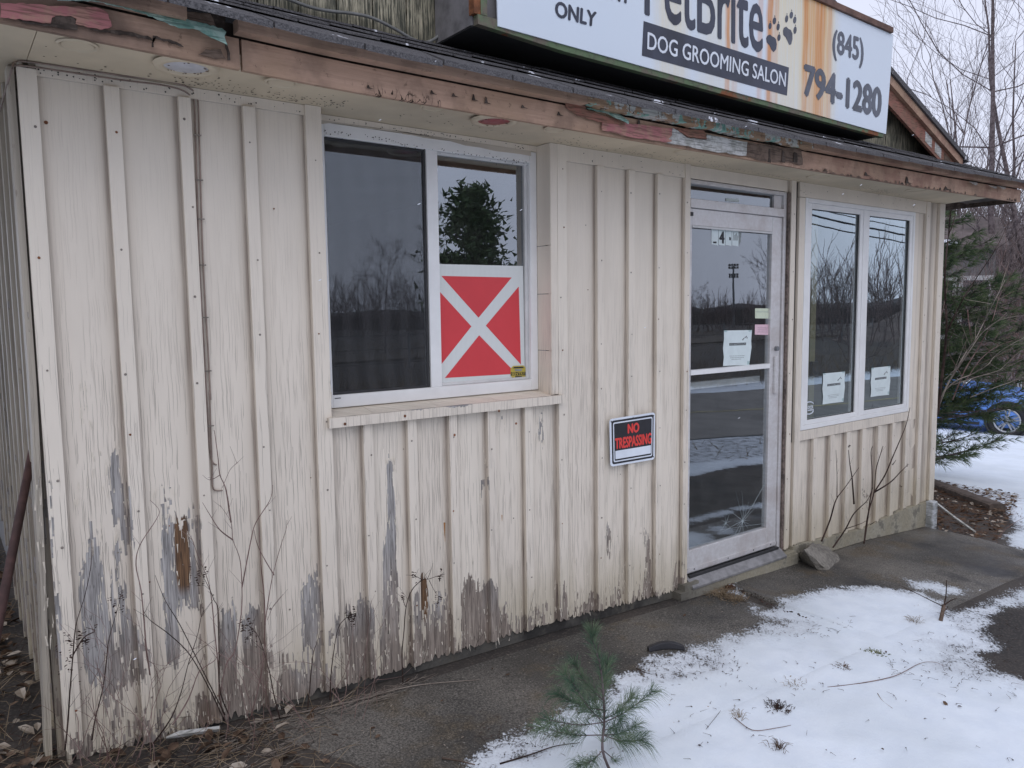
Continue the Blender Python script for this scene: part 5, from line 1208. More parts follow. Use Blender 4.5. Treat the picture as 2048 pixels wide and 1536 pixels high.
for k in range(150):
    p = G(rnd.uniform(560, 2000), rnd.uniform(1080, 1530))
    if not (2.2 < p.x < 7.3 and -1 < p.y < -.04): continue
    curled_leaf(pb, Vector((p.x, p.y, gtop(p.x, p.y) + .004)), rnd.uniform(.002, .007))
tag(pb.obj('slab_crumbs', M['palebits']), 'pale paint crumbs and seeds scattered on the concrete slabs', 'crumbs', kind='stuff')

# weeds standing against the left part of the wall, each traced stem by stem
def weed(label, stems, y=-.07, r0=.0028, mat='darkstem', leafy=(), cat='weed'):
    t = thing('dry_weed', label, cat, 'dead weeds standing along the wall')
    for st_ in stems:
        yy = y + rnd.uniform(-.03, .03); P = [onY(px, py, yy - .035 * (i / len(st_))) for i, (px, py) in enumerate(st_)]
        P = smoothpath(P, 5); n = len(P); k0 = r0 * (1 if len(st_) > 3 else .5)
        MB().tube(P, [max(.0006, k0 * (1 - .75 * i / n)) for i in range(n)], 4).obj('stem', M[mat], t, True)
        mb = MB()
        for i in range(3, n - 1, 2):
            if rnd.random() < .22:
                d = (P[i] - P[i - 1]).normalized(); s_ = Vector((rnd.choice((-1, 1)), rnd.uniform(-.4, .4), .8)).normalized(); mb.tube([P[i], P[i] + (d * .5 + s_).normalized() * rnd.uniform(.02, .09)], [.0008, .0004], 3, False)
        if mb.v: tag(mb.obj('twigs', M[mat], t), kind='stuff')
    for (px, py, n_, s_) in leafy:
        mb = MB(); c_ = onY(px, py, y - .02)
        for k in range(n_): q_ = c_ + Vector((rnd.gauss(0, s_), rnd.gauss(0, s_ * .4), rnd.gauss(0, s_ * 1.6))); curled_leaf(mb, q_, rnd.uniform(.003, .009)); curled_leaf(mb, q_ + Vector((0, 0, -.008)), rnd.uniform(.003, .008))
        tag(mb.obj('withered_leaves', M['darkstem'] if mat != 'paletwig' else M['palebits'], t), kind='stuff')
    return t
weed('dark curved weed stem with curled seed head over the biggest grey bare patch', [[(130, 1500), (136, 1440), (140, 1380), (146, 1310), (152, 1250), (170, 1190), (182, 1130), (184, 1080)], [(146, 1310), (168, 1275), (190, 1262), (172, 1255)]], leafy=[(150, 1300, 26, .03), (172, 1268, 14, .015)])
weed('bowed dark weed rising from litter left of the centre of the wall patch', [[(184, 1480), (190, 1440), (205, 1380), (212, 1330), (216, 1290), (222, 1262), (236, 1215), (244, 1180)]], leafy=[(238, 1200, 14, .014)])
weed('long slanting weed stem leaning right across the grey peeled board', [[(296, 1500), (340, 1440), (362, 1385), (376, 1330), (395, 1270), (402, 1235), (408, 1220)], [(376, 1330), (400, 1300), (430, 1280)]])
weed('tall branching pale brown weed against the batten left of the window', [[(455, 1450), (440, 1400), (437, 1340), (430, 1270), (422, 1190), (412, 1150), (395, 1110), (385, 1080), (372, 1060)], [(440, 1390), (452, 1330), (470, 1300), (482, 1230), (484, 1180), (480, 1120), (466, 1080), (462, 1045), (440, 1010)], [(484, 1175), (502, 1080), (512, 1045), (540, 1000), (545, 970)], [(466, 1080), (440, 1060), (420, 1030), (405, 1005)], [(462, 1045), (452, 980), (440, 950), (436, 915), (430, 870), (428, 860)], [(440, 950), (420, 960), (405, 950)], [(445, 975), (460, 940), (476, 925)]], mat='redtwig')
weed('thin upright weed right of the tall branching weed, tip near the batten', [[(500, 1440), (520, 1360), (528, 1300), (530, 1250), (540, 1180), (548, 1140), (562, 1090), (572, 1060), (574, 1040)], [(530, 1250), (528, 1190), (522, 1130), (519, 1070), (517, 1000)], [(548, 1150), (530, 1120), (515, 1090), (508, 1060)], [(535, 1240), (545, 1215), (560, 1195)]], mat='redtwig')
weed('drooping weed with a dark withered head low between two battens', [[(560, 1438), (548, 1390), (538, 1340), (520, 1280), (505, 1258), (492, 1248)]], leafy=[(500, 1262, 24, .014), (488, 1250, 12, .01)])
weed('arched weed with dark seed clusters against the grey bare strip', [[(660, 1400), (662, 1350), (668, 1300), (676, 1258), (690, 1238), (712, 1226)]], leafy=[(700, 1234, 22, .012), (708, 1226, 12, .008)])
weed('weed with three nodding dark plumes beneath the big window', [[(806, 1365), (804, 1310), (808, 1262), (812, 1215), (824, 1180), (845, 1160), (858, 1158), (875, 1152), (890, 1148)], [(845, 1160), (830, 1152), (812, 1150)], [(858, 1160), (868, 1180), (878, 1195)], [(855, 1158), (862, 1140), (866, 1126)], [(812, 1215), (806, 1200), (802, 1190)]], leafy=[(806, 1192, 8, .006), (828, 1153, 8, .008), (875, 1196, 12, .008), (882, 1150, 8, .007)])
weed('thin straight dead stem crossing low over the boards left of the sill', [[(345, 1450), (376, 1400), (395, 1350), (408, 1335), (430, 1320), (438, 1300)], [(300, 1350), (292, 1290), (288, 1240), (282, 1180), (272, 1130), (280, 1090), (312, 1040), (318, 1020), (300, 1000)]], mat='redtwig')
weed('slender forked weed with one arm reaching the rusty brown board', [[(448, 1440), (420, 1380), (380, 1310), (340, 1270), (300, 1240), (286, 1220)], [(450, 1430), (400, 1330), (360, 1250), (330, 1200), (310, 1150)], [(458, 1430), (440, 1380), (438, 1300), (436, 1220), (428, 1200), (420, 1180), (400, 1140), (388, 1110)]], mat='darkstem', leafy=[(398, 1150, 20, .018)])
weed('short bare stem standing before the foundation left of the drooping weed', [[(615, 1420), (620, 1370), (626, 1310), (634, 1285), (640, 1262)]])
weed('tiny weed stem leaning on the bottom of boards right of the window', [[(950, 1300), (958, 1270), (962, 1230)], [(1048, 1270), (1060, 1220), (1070, 1178)]])
weed('single thin straight stem rising from the slab in front of the bare concrete', [[(740, 1552), (740, 1520), (741, 1490), (741, 1456)]], y=-.35, mat='straw')
# shrub stems right of the door
shrub = weed('leafless dark shrub with upright stems before the short boards right of the door', [[(1728, 1087), (1731, 1060), (1738, 1020), (1748, 985), (1752, 940), (1762, 905), (1766, 892)], [(1748, 985), (1770, 950), (1785, 915), (1800, 880), (1812, 850), (1820, 815)], [(1728, 1087), (1735, 1040), (1740, 1000), (1744, 976), (1744, 940), (1742, 905), (1745, 893)],
    [(1666, 1095), (1690, 1060), (1706, 1030), (1720, 1015), (1735, 1000), (1746, 975)], [(1643, 1083), (1660, 1040), (1672, 1000), (1690, 975), (1718, 935)], [(1708, 1008), (1706, 980), (1704, 955), (1700, 930), (1697, 900)], [(1748, 985), (1780, 965), (1800, 945), (1815, 930)], [(1674, 995), (1674, 950), (1672, 900)], [(1740, 1050), (1752, 1042)], [(1690, 1058), (1720, 1048), (1735, 1040)], [(1785, 930), (1792, 920)]], y=-.10, r0=.0062, leafy=[(1698, 893, 5, .004), (1816, 928, 6, .005), (1800, 972, 6, .006), (1730, 995, 14, .02)], cat='shrub')
shrub.name = 'bare_shrub'; del shrub['group']
# broken sapling stump in the snow
t = thing('broken_sapling', 'broken sapling stump with three bare shoots standing in the snow at right', 'sapling')
b_ = G(1878, 1246)
def rel(px, py): return onY(px, py, b_.y)
MB().tube(smoothpath([b_ - Vector((0, 0, .03)), rel(1885, 1225), rel(1888, 1210)]), .010, 7).obj('trunk', M['barewood'], t, True)
for pts, r_ in [([(1888, 1210), (1892, 1190), (1893, 1160)], .0045), ([(1885, 1212), (1860, 1200), (1830, 1185), (1798, 1170)], .003), ([(1889, 1210), (1900, 1202), (1914, 1196)], .0045), ([(1886, 1225), (1893, 1218), (1896, 1212)], .003), ([(1860, 1200), (1852, 1194)], .0015)]:
    P = smoothpath([rel(*p) for p in pts]); MB().tube(P, [r_ * (1 - .6 * i / len(P)) for i in range(len(P))], 5).obj('shoot', M['darkstem'], t, True)
# pine seedling in the foreground
def needle_tuft(mb, p, d, n, L, spread, w_=.0007, droop=.15):
    d = d.normalized()
    for k in range(n):
        v = Vector((rnd.gauss(0, 1), rnd.gauss(0, 1), rnd.gauss(0, 1))); v = (v - d * v.dot(d)).normalized(); dd = (d + v * spread * rnd.uniform(.4, 1.3)).normalized(); l = L * rnd.uniform(.7, 1.1)
        s_ = dd.cross(Vector((rnd.gauss(0, 1), rnd.gauss(0, 1), rnd.gauss(0, 1)))).normalized() * w_
        m_ = p + dd * l * .55; e = p + dd * l + Vector((0, 0, -droop * l)); mb.add([p - s_, p + s_, m_ + s_, m_ - s_, e], [(0, 1, 2, 3), (3, 2, 4)])
t = thing('pine_seedling', 'young long needled pine seedling growing at the edge of the snow in front', 'seedling')
yS = -.98; sb = Vector((3.0, -.98, gz(3.0, -.98) - .02))
def se(px, py, dy=0.): return onY(px, py, yS + dy)
top_ = [sb, se(1205, 1500), se(1209, 1440), se(1206, 1380), se(1200, 1330), se(1188, 1290), se(1185, 1272)]
P = smoothpath(top_, 4); MB().tube(P, [.0055 * (1 - .7 * i / len(P)) for i in range(len(P))], 6).obj('stem', M['bark'], t, True)
nm = MB(); bmk = MB()
for i in range(len(P) - 1):
    if P[i].z > sb.z + .12: needle_tuft(nm, P[i], P[i + 1] - P[i], 24 if i < len(P) * .6 else 26, .085, 1.0 if i < len(P) * .6 else .6, .00052)
needle_tuft(nm, P[-1], Vector((0, 0, 1)), 90, .07, .9, .00052)
for (x0, y0, x1, y1, dy) in [(1206, 1400, 1150, 1330, .05), (1206, 1390, 1215, 1330, .06), (1206, 1420, 1120, 1390, .06), (1206, 1445, 1130, 1350, .02), (1206, 1445, 1145, 1365, -.08), (1206, 1440, 1262, 1395, .02), (1208, 1445, 1302, 1385, -.03), (1206, 1445, 1100, 1440, -.10), (1204, 1470, 1085, 1455, .06), (1206, 1470, 1280, 1480, -.10), (1206, 1500, 1160, 1530, -.14), (1206, 1500, 1270, 1540, .05), (1206, 1460, 1240, 1440, .12), (1206, 1440, 1190, 1400, .12), (1206, 1470, 1270, 1452, .10)]:
    a, b = se(x0, y0), se(x1, y1, dy); m_ = (a + b) / 2 - Vector((0, 0, .012)); Q = smoothpath([a, m_, b], 7); bmk.tube(Q, [.0022 * (1 - .5 * i / len(Q)) for i in range(len(Q))], 4)
    for i in range(4, len(Q) - 1): needle_tuft(nm, Q[i], Q[i + 1] - Q[i], 21, .085, .85, .00052, .38)
    needle_tuft(nm, Q[-1], Q[-1] - Q[-2], 46, .082, .8, .00052, .38)
bmk.obj('twigs', M['bark'], t, True); tag(nm.obj('needles', M['needles2'], t), kind='stuff')

# ------------------------------------------------------------------ small things lying about
# black curved rubber strip on the snow
t = MB(); n = 12; V = []; F = []
c0, c1, cm = G(1296, 1303), G(1368, 1300), G(1335, 1292)
for i in range(n + 1):
    s_ = i / n; p = c0 * (1 - s_) ** 2 + cm * 2 * s_ * (1 - s_) + c1 * s_ ** 2; z = gtop(p.x, p.y); tan = (c1 - c0).normalized(); nr = Vector((-tan.y, tan.x, 0)); hw = .018; hh = .026 * (.75 + .5 * math.sin(math.pi * s_))
    V += [tuple(Vector((p.x, p.y, z)) - nr * hw), tuple(Vector((p.x, p.y, z + hh)) - nr * hw * .6), tuple(Vector((p.x, p.y, z + hh)) + nr * hw * .8), tuple(Vector((p.x, p.y, z)) + nr * hw)]
for i in range(n): F += [(4 * i + k, 4 * i + (k + 1) % 4, 4 * i + 4 + (k + 1) % 4, 4 * i + 4 + k) for k in range(4)]
F += [(3, 2, 1, 0), (4 * n, 4 * n + 1, 4 * n + 2, 4 * n + 3)]
tag(bevel(new_obj('rubber_strip', V, F, M['black']), .004), 'curved black rubber strip lying at the edge of the snow on the slab', 'rubber strip')
# concrete chunk
ch = [(1594, 1118), (1616, 1098), (1626, 1086), (1654, 1094), (1676, 1120), (1668, 1136), (1650, 1143)]
bc = G(1634, 1130); bmh = bmesh.new()
rw = cR.copy(); rw.z = 0; rw.normalize(); fwv = Vector((-rw.y, rw.x, 0))
def ck(a, b, z): return bc + rw * a + fwv * b + Vector((0, 0, z))
sc_ = 1.25
def ck(a, b, z): return bc + rw * a * sc_ + fwv * b * sc_ + Vector((0, 0, z * sc_))
up_ = Vector((0, 0, 1))
pts = [G(1594, 1121), G(1593, 1119) + up_ * .035, G(1640, 1146), G(1662, 1147), G(1660, 1144) + up_ * .02, G(1680, 1128), G(1678, 1124) + up_ * .035, onY(1626, 1086, -.07), onY(1655, 1093, -.05), onY(1608, 1100, -.15), G(1640, 1105), G(1665, 1108)]
for p in pts: bmh.verts.new(p)
bmesh.ops.convex_hull(bmh, input=bmh.verts); me = bpy.data.meshes.new('concrete_chunk')
bmesh.ops.subdivide_edges(bmh, edges=bmh.edges, cuts=4, use_grid_fill=True)
for v in bmh.verts: v.co += Vector((noise.noise(v.co * 30), noise.noise(v.co * 30 + Vector((9, 0, 0))), noise.noise(v.co * 30 + Vector((0, 9, 0))))) * .010 + Vector((noise.noise(v.co * 90), noise.noise(v.co * 90 + Vector((9, 0, 0))), noise.noise(v.co * 90 + Vector((0, 9, 0))))) * .004
bmh.to_mesh(me); bmh.free(); me.materials.append(M['chunk']); o = bpy.data.objects.new('concrete_chunk', me); C.objects.link(o); tag(o, 'broken wedge of grey concrete leaning against the foundation right of the door', 'rubble')
# rusty pipe leaning at the left corner
pa, pb_ = onY(66, 896, .33), None
d_ = onY(8, 1190, .1) - pa; lo = pa + d_ * 1.0
t = thing('rusty_pipe', 'dark rusty pipe leaning against the left side wall', 'pipe')
MB().tube([pa, pa + d_ * .5, pa + d_ * 1.6], [.0135, .014, .015], 12).obj('tube', M['pipe'], t, True)
# white strip lying from the right corner
a, b = G(1866, 1012), G(1952, 1068)
a = onY(1866, 1001, .02); b = G(1951, 1068)
tag(MB().tube([a, (a + b) / 2, b + Vector((0, 0, .012))], [.009, .010, .010], 4).obj('wood_strip', M['whitechip']), 'thin white painted strip leaning from the right corner down to the slab', 'wood strip')
# timber edging
p0, p1 = G(1860, 985), G(1995, 1024)
t = thing('timber_edging', 'low rotting landscape timber edging the needle covered bed by the corner', 'timber')
p0 = Vector((9.6, 1.05, gz(9.6, 1.05))); p1 = Vector((p1.x, p1.y, gz(p1.x, p1.y)))
dv = (p1 - p0); dv.z = 0; dv.normalize(); nv = Vector((-dv.y, dv.x, 0)) * .07; n = 16; V = []; F = []
for i in range(n + 1):
    p = p0.lerp(p1, i / n); j = .008 * noise.noise(p * 7)
    for s_, zz in ((-1, -.05), (-1, .062), (-.7, .075), (.7, .075), (1, .062), (1, -.05)): V.append(tuple(p + nv * (s_ + j * 8) + Vector((0, 0, zz + j))))
for i in range(n): F += [(6 * i + k, 6 * i + (k + 1) % 6, 6 * i + 6 + (k + 1) % 6, 6 * i + 6 + k) for k in range(6)]
F += [tuple(range(6))[::-1], tuple(range(6 * n, 6 * n + 6))]
new_obj('beam', V, F, M['timber'], t)
# withered frond right of the slab
weed('reddish withered fern frond arching over the snow at the right edge', [[(1995, 1075), (2012, 1058), (2030, 1045), (2055, 1032)]], y=-.6, r0=.003, mat='redtwig', leafy=[(2020, 1056, 16, .03), (2040, 1045, 16, .03)])

# ------------------------------------------------------------------ parked car beyond the corner
t = thing('parked_car', 'bright blue parked car with snow on its roof, half hidden by pine branches', 'car')
wc = CAM + ray(2014, 842) * 14.6
hx = Vector((.30, -.954, 0)).normalized(); hy = Vector((-hx.y, hx.x, 0)); hy = hy if hy.dot(CAM - wc) > 0 else -hy    # hx to the front, hy toward the camera
zg = wc.z - .33
def cp(a, b, z): return Vector((wc.x, wc.y, zg)) + hx * a + hy * b + Vector((0, 0, z))
# body cross profile lofted along the length (a = 0 at the front wheel centre; b = 0 at its outer face)
prof = [  # a, half-width inset, z_sill, z_belt, inset at top
 (.60, .18, .28, .52), (.54, .09, .20, .64), (.40, .04, .18, .74), (.15, .01, .18, .82), (-.2, .0, .2, .88), (-.75, .0, .2, .93), (-1.3, .01, .2, .95), (-2.2, .01, .2, .97), (-2.9, .02, .22, .98), (-3.3, .08, .3, .95), (-3.42, .15, .35, .85)]
Wc = 1.78; V = []; F = []; n = 12
for a, ins, zs, zb in prof:
    for (b, z) in [(-ins - .03, zs), (-ins + .01, zs + .1), (-ins + .015, (zs + zb) / 2), (-ins - .01, zb - .12), (-ins - .07, zb - .02), (-ins - .3, zb + .02), (-Wc + ins + .3, zb + .02), (-Wc + ins + .07, zb - .02), (-Wc + ins + .01, zb - .12), (-Wc + ins - .015, (zs + zb) / 2), (-Wc + ins - .01, zs + .1), (-Wc + ins + .03, zs)]:
        V.append(cp(a, b, z))
for i in range(len(prof) - 1): F += [(12 * i + k, 12 * i + (k + 1) % 12, 12 * i + 12 + (k + 1) % 12, 12 * i + 12 + k) for k in range(12)]
F += [tuple(range(12))[::-1], tuple(range(12 * (len(prof) - 1), 12 * len(prof)))]
body = new_obj('body', V, F, M['bluecar'], t, True)
# greenhouse
def gh(name, pr, mat):
    V = []; F = []
    for a, b, z in pr: V += [cp(a, -b, z), cp(a, -Wc + b, z)]
    m_ = len(pr); F = [tuple(2 * i for i in range(m_)), tuple(2 * i + 1 for i in range(m_))[::-1]] + [(2 * i, 2 * i + 1, (2 * i + 3) % (2 * m_), (2 * i + 2) % (2 * m_)) for i in range(m_)]
    return new_obj(name, V, F, mat, t)
gh('cabin_glass', [(-.70, .10, .93), (-1.45, .22, 1.36), (-2.5, .22, 1.39), (-3.15, .10, .96)], M['carglass'])
gh('roof', [(-1.42, .215, 1.355), (-1.55, .22, 1.40), (-2.4, .22, 1.42), (-2.55, .215, 1.385)], M['bluecar'])
gh('roof_snow', [(-1.50, .24, 1.405), (-1.62, .26, 1.45), (-2.36, .26, 1.46), (-2.45, .24, 1.425)], M['snowlump'])
gh('windscreen_snow', [(-.74, .20, .965), (-.80, .22, 1.00), (-1.05, .26, 1.16), (-1.02, .26, 1.11)], M['snowlump'])
for a in (-1.5, -2.35): MB().box(0, 0, 0, 0, 0, 0); 
MB().tube([cp(-1.46, -.205, 1.36), cp(-.72, -.09, .95)], .03, 6).obj('pillar', M['bluecar'], t); MB().tube([cp(-2.0, -.2, 1.38), cp(-1.95, -.08, .95)], .03, 6).obj('pillar', M['bluecar'], t)
mir = bmesh.new(); bmesh.ops.create_icosphere(mir, subdivisions=2, radius=1); me = bpy.data.meshes.new('mirror')
for v in mir.verts: v.co = cp(-.98 + v.co.x * .06, .10 + v.co.y * .10, 1.0 + v.co.z * .075)
mir.to_mesh(me); mir.free(); me.materials.append(M['bluecar']); o = bpy.data.objects.new('mirror', me); C.objects.link(o); o.parent = t
def disc_ring(r0, r1, b0, b1, n=36, ac=0.):
    mb = MB(); V = []
    for (r_, b) in ((r0, b0), (r1, b0), (r1, b1), (r0, b1)):
        V += [cp(ac + r_ * math.cos(2 * math.pi * k / n), b, .33 + r_ * math.sin(2 * math.pi * k / n)) for k in range(n)]
    mb.add(V, [(a * n + k, a * n + (k + 1) % n, ((a + 1) % 4) * n + (k + 1) % n, ((a + 1) % 4) * n + k) for a in range(4) for k in range(n)]); return mb
for ac in (0., -2.62):
    wh = disc_ring(.225, .33, -.20, .012, ac=ac).obj('wheel', M['tyre'], t, True)
    disc_ring(.20, .226, -.18, .016, ac=ac).obj('rim', M['rim'], wh, True)
    MB().add([], []) 
    sp_ = MB()
    for k in range(5):
        a0 = 2 * math.pi * k / 5 + .3
        for da in (-.16, .16): sp_.tube([cp(ac, .0, .33), cp(ac + .21 * math.cos(a0 + da), .006, .33 + .21 * math.sin(a0 + da))], [.022, .016], 4)
    sp_.obj('spokes', M['rim'], wh)
    disc_ring(.001, .20, -.16, -.10, ac=ac).obj('hub_shadow', M['black'], wh)
    disc_ring(.335, .375, -.12, .022, ac=ac).obj('wheel_arch', M['black'], t, True)
MB().tube([cp(.46, -.06, .60), cp(.52, -.12, .58), cp(.57, -.25, .57)], [.05, .045, .03], 6).obj('headlight', M['lamp'], t, True)
MB().tube([cp(-.45, .008, .25), cp(-2.2, .008, .25)], .03, 5).obj('sill', M['black'], t)
MB().tube([cp(-.9, .012, .90), cp(-.9, .016, .30)], .004, 4).obj('door_seam', M['black'], t)

# ------------------------------------------------------------------ trees
def grow_tree(mb, p, d, r, L, depth, rg, spread=.55, up_=.12, nseg=4, kids=(3, 4), tips=None, shrink=.62, minr=.003, wig=.16):
    P = [p]; q = p.copy(); d = d.normalized()
    for i in range(nseg):
        d = (d + Vector((rg.gauss(0, wig), rg.gauss(0, wig), rg.gauss(0, wig) + up_ * .5))).normalized(); q = q + d * (L / nseg); P.append(q.copy())
    rr0 = max(minr, r); rr1 = max(minr * .6, r * .55)
    mb.tube(P, [rr0 + (rr1 - rr0) * i / nseg for i in range(nseg + 1)], 6 if r > .05 else (4 if r > .012 else 3), False)
    if tips is not None and depth <= 1: tips.append((q.copy(), d.copy()))
    if depth <= 0: return
    for k in range(rg.randint(*kids)):
        t_ = rg.uniform(.35, 1.) if k else 1.; f = t_ * nseg; i = min(nseg - 1, int(f)); pp = P[i].lerp(P[i + 1], f - i)
        v = Vector((rg.gauss(0, 1), rg.gauss(0, 1), rg.gauss(0, .7))); v = (v - d * v.dot(d)); v.normalize()
        s_ = spread * rg.uniform(.6, 1.4) * (.6 if k == 0 else 1)
        grow_tree(mb, pp, (d * math.cos(s_) + v * math.sin(s_) + Vector((0, 0, up_))), r * (.68 if k == 0 else .5) , L * shrink * rg.uniform(.75, 1.2), depth - 1, rg, spread, up_, max(2, nseg - 1) if depth > 2 else 3, kids, tips, shrink, minr, wig)
def bare_tree(name, loc, h, r, seed, mat, label, cat='tree', depth=5, spread=.5, trunkfrac=.38, lean=(0, 0), kids=(3, 4), minr=.004, grp=None, up_=.10):
    rg = random.Random(seed); t = thing(name, label, cat, grp); t.location = loc
    tr = MB(); cr_ = MB(); n = 9; P = []; q = Vector((0, 0, -.15)); d = Vector((lean[0], lean[1], 1)).normalized()
    for i in range(n + 1):
        P.append(q.copy()); d = (d + Vector((rg.gauss(0, .045), rg.gauss(0, .045), 0))).normalized(); q = q + d * (h * .85 / n)
    tr.tube(P, [max(.01, r * (1 - .85 * i / n)) for i in range(n + 1)], 8, True)
    i0 = max(1, int(n * trunkfrac))
    for i in range(i0, n + 1):
        for k in range(2 if i < n else 3):
            a = rg.uniform(0, 6.28); el = rg.uniform(.35, .95); rr = max(.008, r * (1 - .85 * i / n) * .36); LL = h * .30 * (1 - .55 * (i - i0) / (n - i0 + 1)) * rg.uniform(.7, 1.2)
            grow_tree(cr_, P[i], Vector((math.cos(a) * math.cos(el), math.sin(a) * math.cos(el), math.sin(el))), rr, LL, depth - 2, rg, spread, up_, 4, kids, None, .62, minr)
    tr.obj('trunk', mat, t, True); tag(cr_.obj('crown', mat, t), kind='stuff'); return t
def at(px, D, zoff=0.):
    """stand something on the ground along a sight line at distance D from the camera"""
    d = ray(px, 640); d.z = 0; d.normalize(); p = CAM + d * D; return Vector((p.x, p.y, gz(p.x, p.y)))
rg = random.Random(91); mb = MB()
for k in range(34):
    x = rg.uniform(1.46, 2.55); y = -rg.uniform(.03, .22); grow_tree(mb, Vector((x, y, gz(x, y))), Vector((rg.gauss(0, .3), rg.gauss(0, .1), 1)), .0016, rg.uniform(.10, .34), 2, rg, .6, .05, 4, (1, 3), None, .6, .0006, .16)
tag(mb.obj('weed_tangle', M['redtwig']), 'thin tangle of brown weed stems along the left foot of the wall', 'weeds', kind='stuff')
TB = [  # px, distance, height, radius, seed, depth, label
 (1984, 24, 14.5, .115, 11, 5, 'tall bare tree with a straight reddish trunk forking high above the eave end'),
 (1925, 27, 11.2, .09, 12, 5, 'bare tree with pale curved limbs just right of the gable foot'),
 (2030, 30, 13.2, .09, 13, 5, 'bare tree cut by the right edge of the picture, thin upright twigs'),
 (1895, 33, 12.8, .08, 14, 5, 'fine twigged tree whose crown shows just behind the gable roof'),
 (1960, 38, 12.6, .09, 15, 5, 'slender distant bare tree between the tall trunk and the pale limbed tree'),
 (2075, 25, 13.5, .10, 16, 5, 'bare tree mostly outside the right edge, limbs reaching in at the top'),
 (1850, 36, 12.4, .12, 17, 4, 'bare tree mostly hidden by the roof, leaf clusters at its tips'),
 (2005, 42, 13.5, .09, 18, 5, 'far bare tree right behind the tall reddish trunk'),
]
for px, D, h, r_, sd_, dp, lab in TB:
    bare_tree('bare_tree', at(px, D), h, r_, sd_, M['bark'], lab, depth=dp, trunkfrac=.22 if sd_ in (12, 14, 17) else .3, minr=.0038, kids=(2, 4), up_=.16, grp='bare trees beyond the shop', spread=.66)
# undergrowth: saplings and shrubs in front of the woods
def thicket(name, x0, x1, y0, y1, n, hmin, hmax, seed, mat, label, minr=.004, cat='woods'):
    rg = random.Random(seed); mb = MB()
    for k in range(n):
        px = rg.uniform(x0, x1); D = rg.uniform(y0, y1); p = at(px, D); h = rg.uniform(hmin, hmax)
        grow_tree(mb, p, Vector((rg.gauss(0, .22), rg.gauss(0, .22), 1)), .012 + .002 * h, h * .55, 3, rg, .55, .12, 4, (2, 4), None, .66, minr, .10)
    return tag(mb.obj(name, mat), label, cat, kind='stuff')
thicket('far_brush', 1840, 2140, 30, 48, 420, 3.5, 7.0, 41, M['brush'], 'far brown grey wood of fine bare twigs filling the view behind the car', .007)
thicket('mid_brush', 1850, 2120, 22, 30, 110, 2.2, 4.6, 42, M['brush'], 'dense dark brush of bare stems behind the car', .005)
thicket('red_brush', 1985, 2120, 21, 24, 34, 1.8, 3.6, 43, M['redtwig'], 'reddish bare shrub twigs above and right of the car', .004)
thicket('corner_brush', 1872, 2075, 20.2, 22.2, 26, 2.4, 4.4, 44, M['brush'], 'grey brown shrubs between the blue car and the small house', .0035, 'shrubs')
# bank of ground behind the brush
V = []; F = []
for i in range(41):
    a = -20 + i * 3.2
    for j, (dd, hh) in enumerate([(0, 0), (6, 1.0), (14, 2.8), (30, 5.2), (60, 6.5)]):
        x = 38 + dd + 4 * noise.noise(Vector((i * .3, 0, 0))); V.append((x, a, gz(x, a) + hh * (1 + .2 * noise.noise(Vector((i * .4, j, 0)))) - .3))
for i in range(40): F += [(5 * i + j, 5 * i + j + 1, 5 * i + 5 + j + 1, 5 * i + 5 + j) for j in range(4)]
tag(new_obj('wooded_bank', V, F, plain('leaf covered bank', (.13, .105, .095), .95, .35, 1.2), None, True), kind='structure')
# small house in the woods
t = thing('woodland_house', 'small grey house with snow lined roof half hidden behind pine boughs', 'house')
hc = at(1925, 23.2); hz = hc.z; t.location = (0, 0, 0)
hd = Vector((.45, -.89, 0)).normalized(); hn = Vector((-hd.y, hd.x, 0)); hn = hn if hn.dot(CAM - hc) > 0 else -hn
def hp(a, b, z): return hc + hd * a * 1.22 + hn * b + Vector((0, 0, z * 1.17))
def hbox(nm, a0, a1, b0, b1, z0, z1, mat, par=t):
    V = [hp(a, b, z) for z in (z0, z1) for (a, b) in ((a0, b0), (a1, b0), (a1, b1), (a0, b1))]
    return new_obj(nm, V, [(0, 3, 2, 1), (4, 5, 6, 7), (0, 1, 5, 4), (1, 2, 6, 5), (2, 3, 7, 6), (3, 0, 4, 7)], mat, par)
hbox('wall', -3.2, .55, -4, 0, -.3, 3.55, M['housewall'])
V = [hp(-3.5, .35, 3.72), hp(.75, .35, 3.42), hp(.75, -2, 4.2), hp(-3.5, -2, 4.5)]; MB().prism(V, (0, 0, .12)).obj('roof', plain('brown roof', (.13, .105, .10), .9, .3, 3.), t)
MB().prism([hp(-3.5, .37, 3.80), hp(-.15, .37, 3.555), hp(-.2, .16, 3.66), hp(-3.5, .1, 3.92)], (0, 0, .035)).obj('roof_snow', M['snowlump'], t)
for a in (-1.6, -.75, -.1):
    f = hbox('window', a, a + .62, .002, .06, 1.5, 2.9, M['vinyl_dirty']); hbox('pane', a + .08, a + .54, .061, .066, 1.6, 2.8, M['carglass'], f)
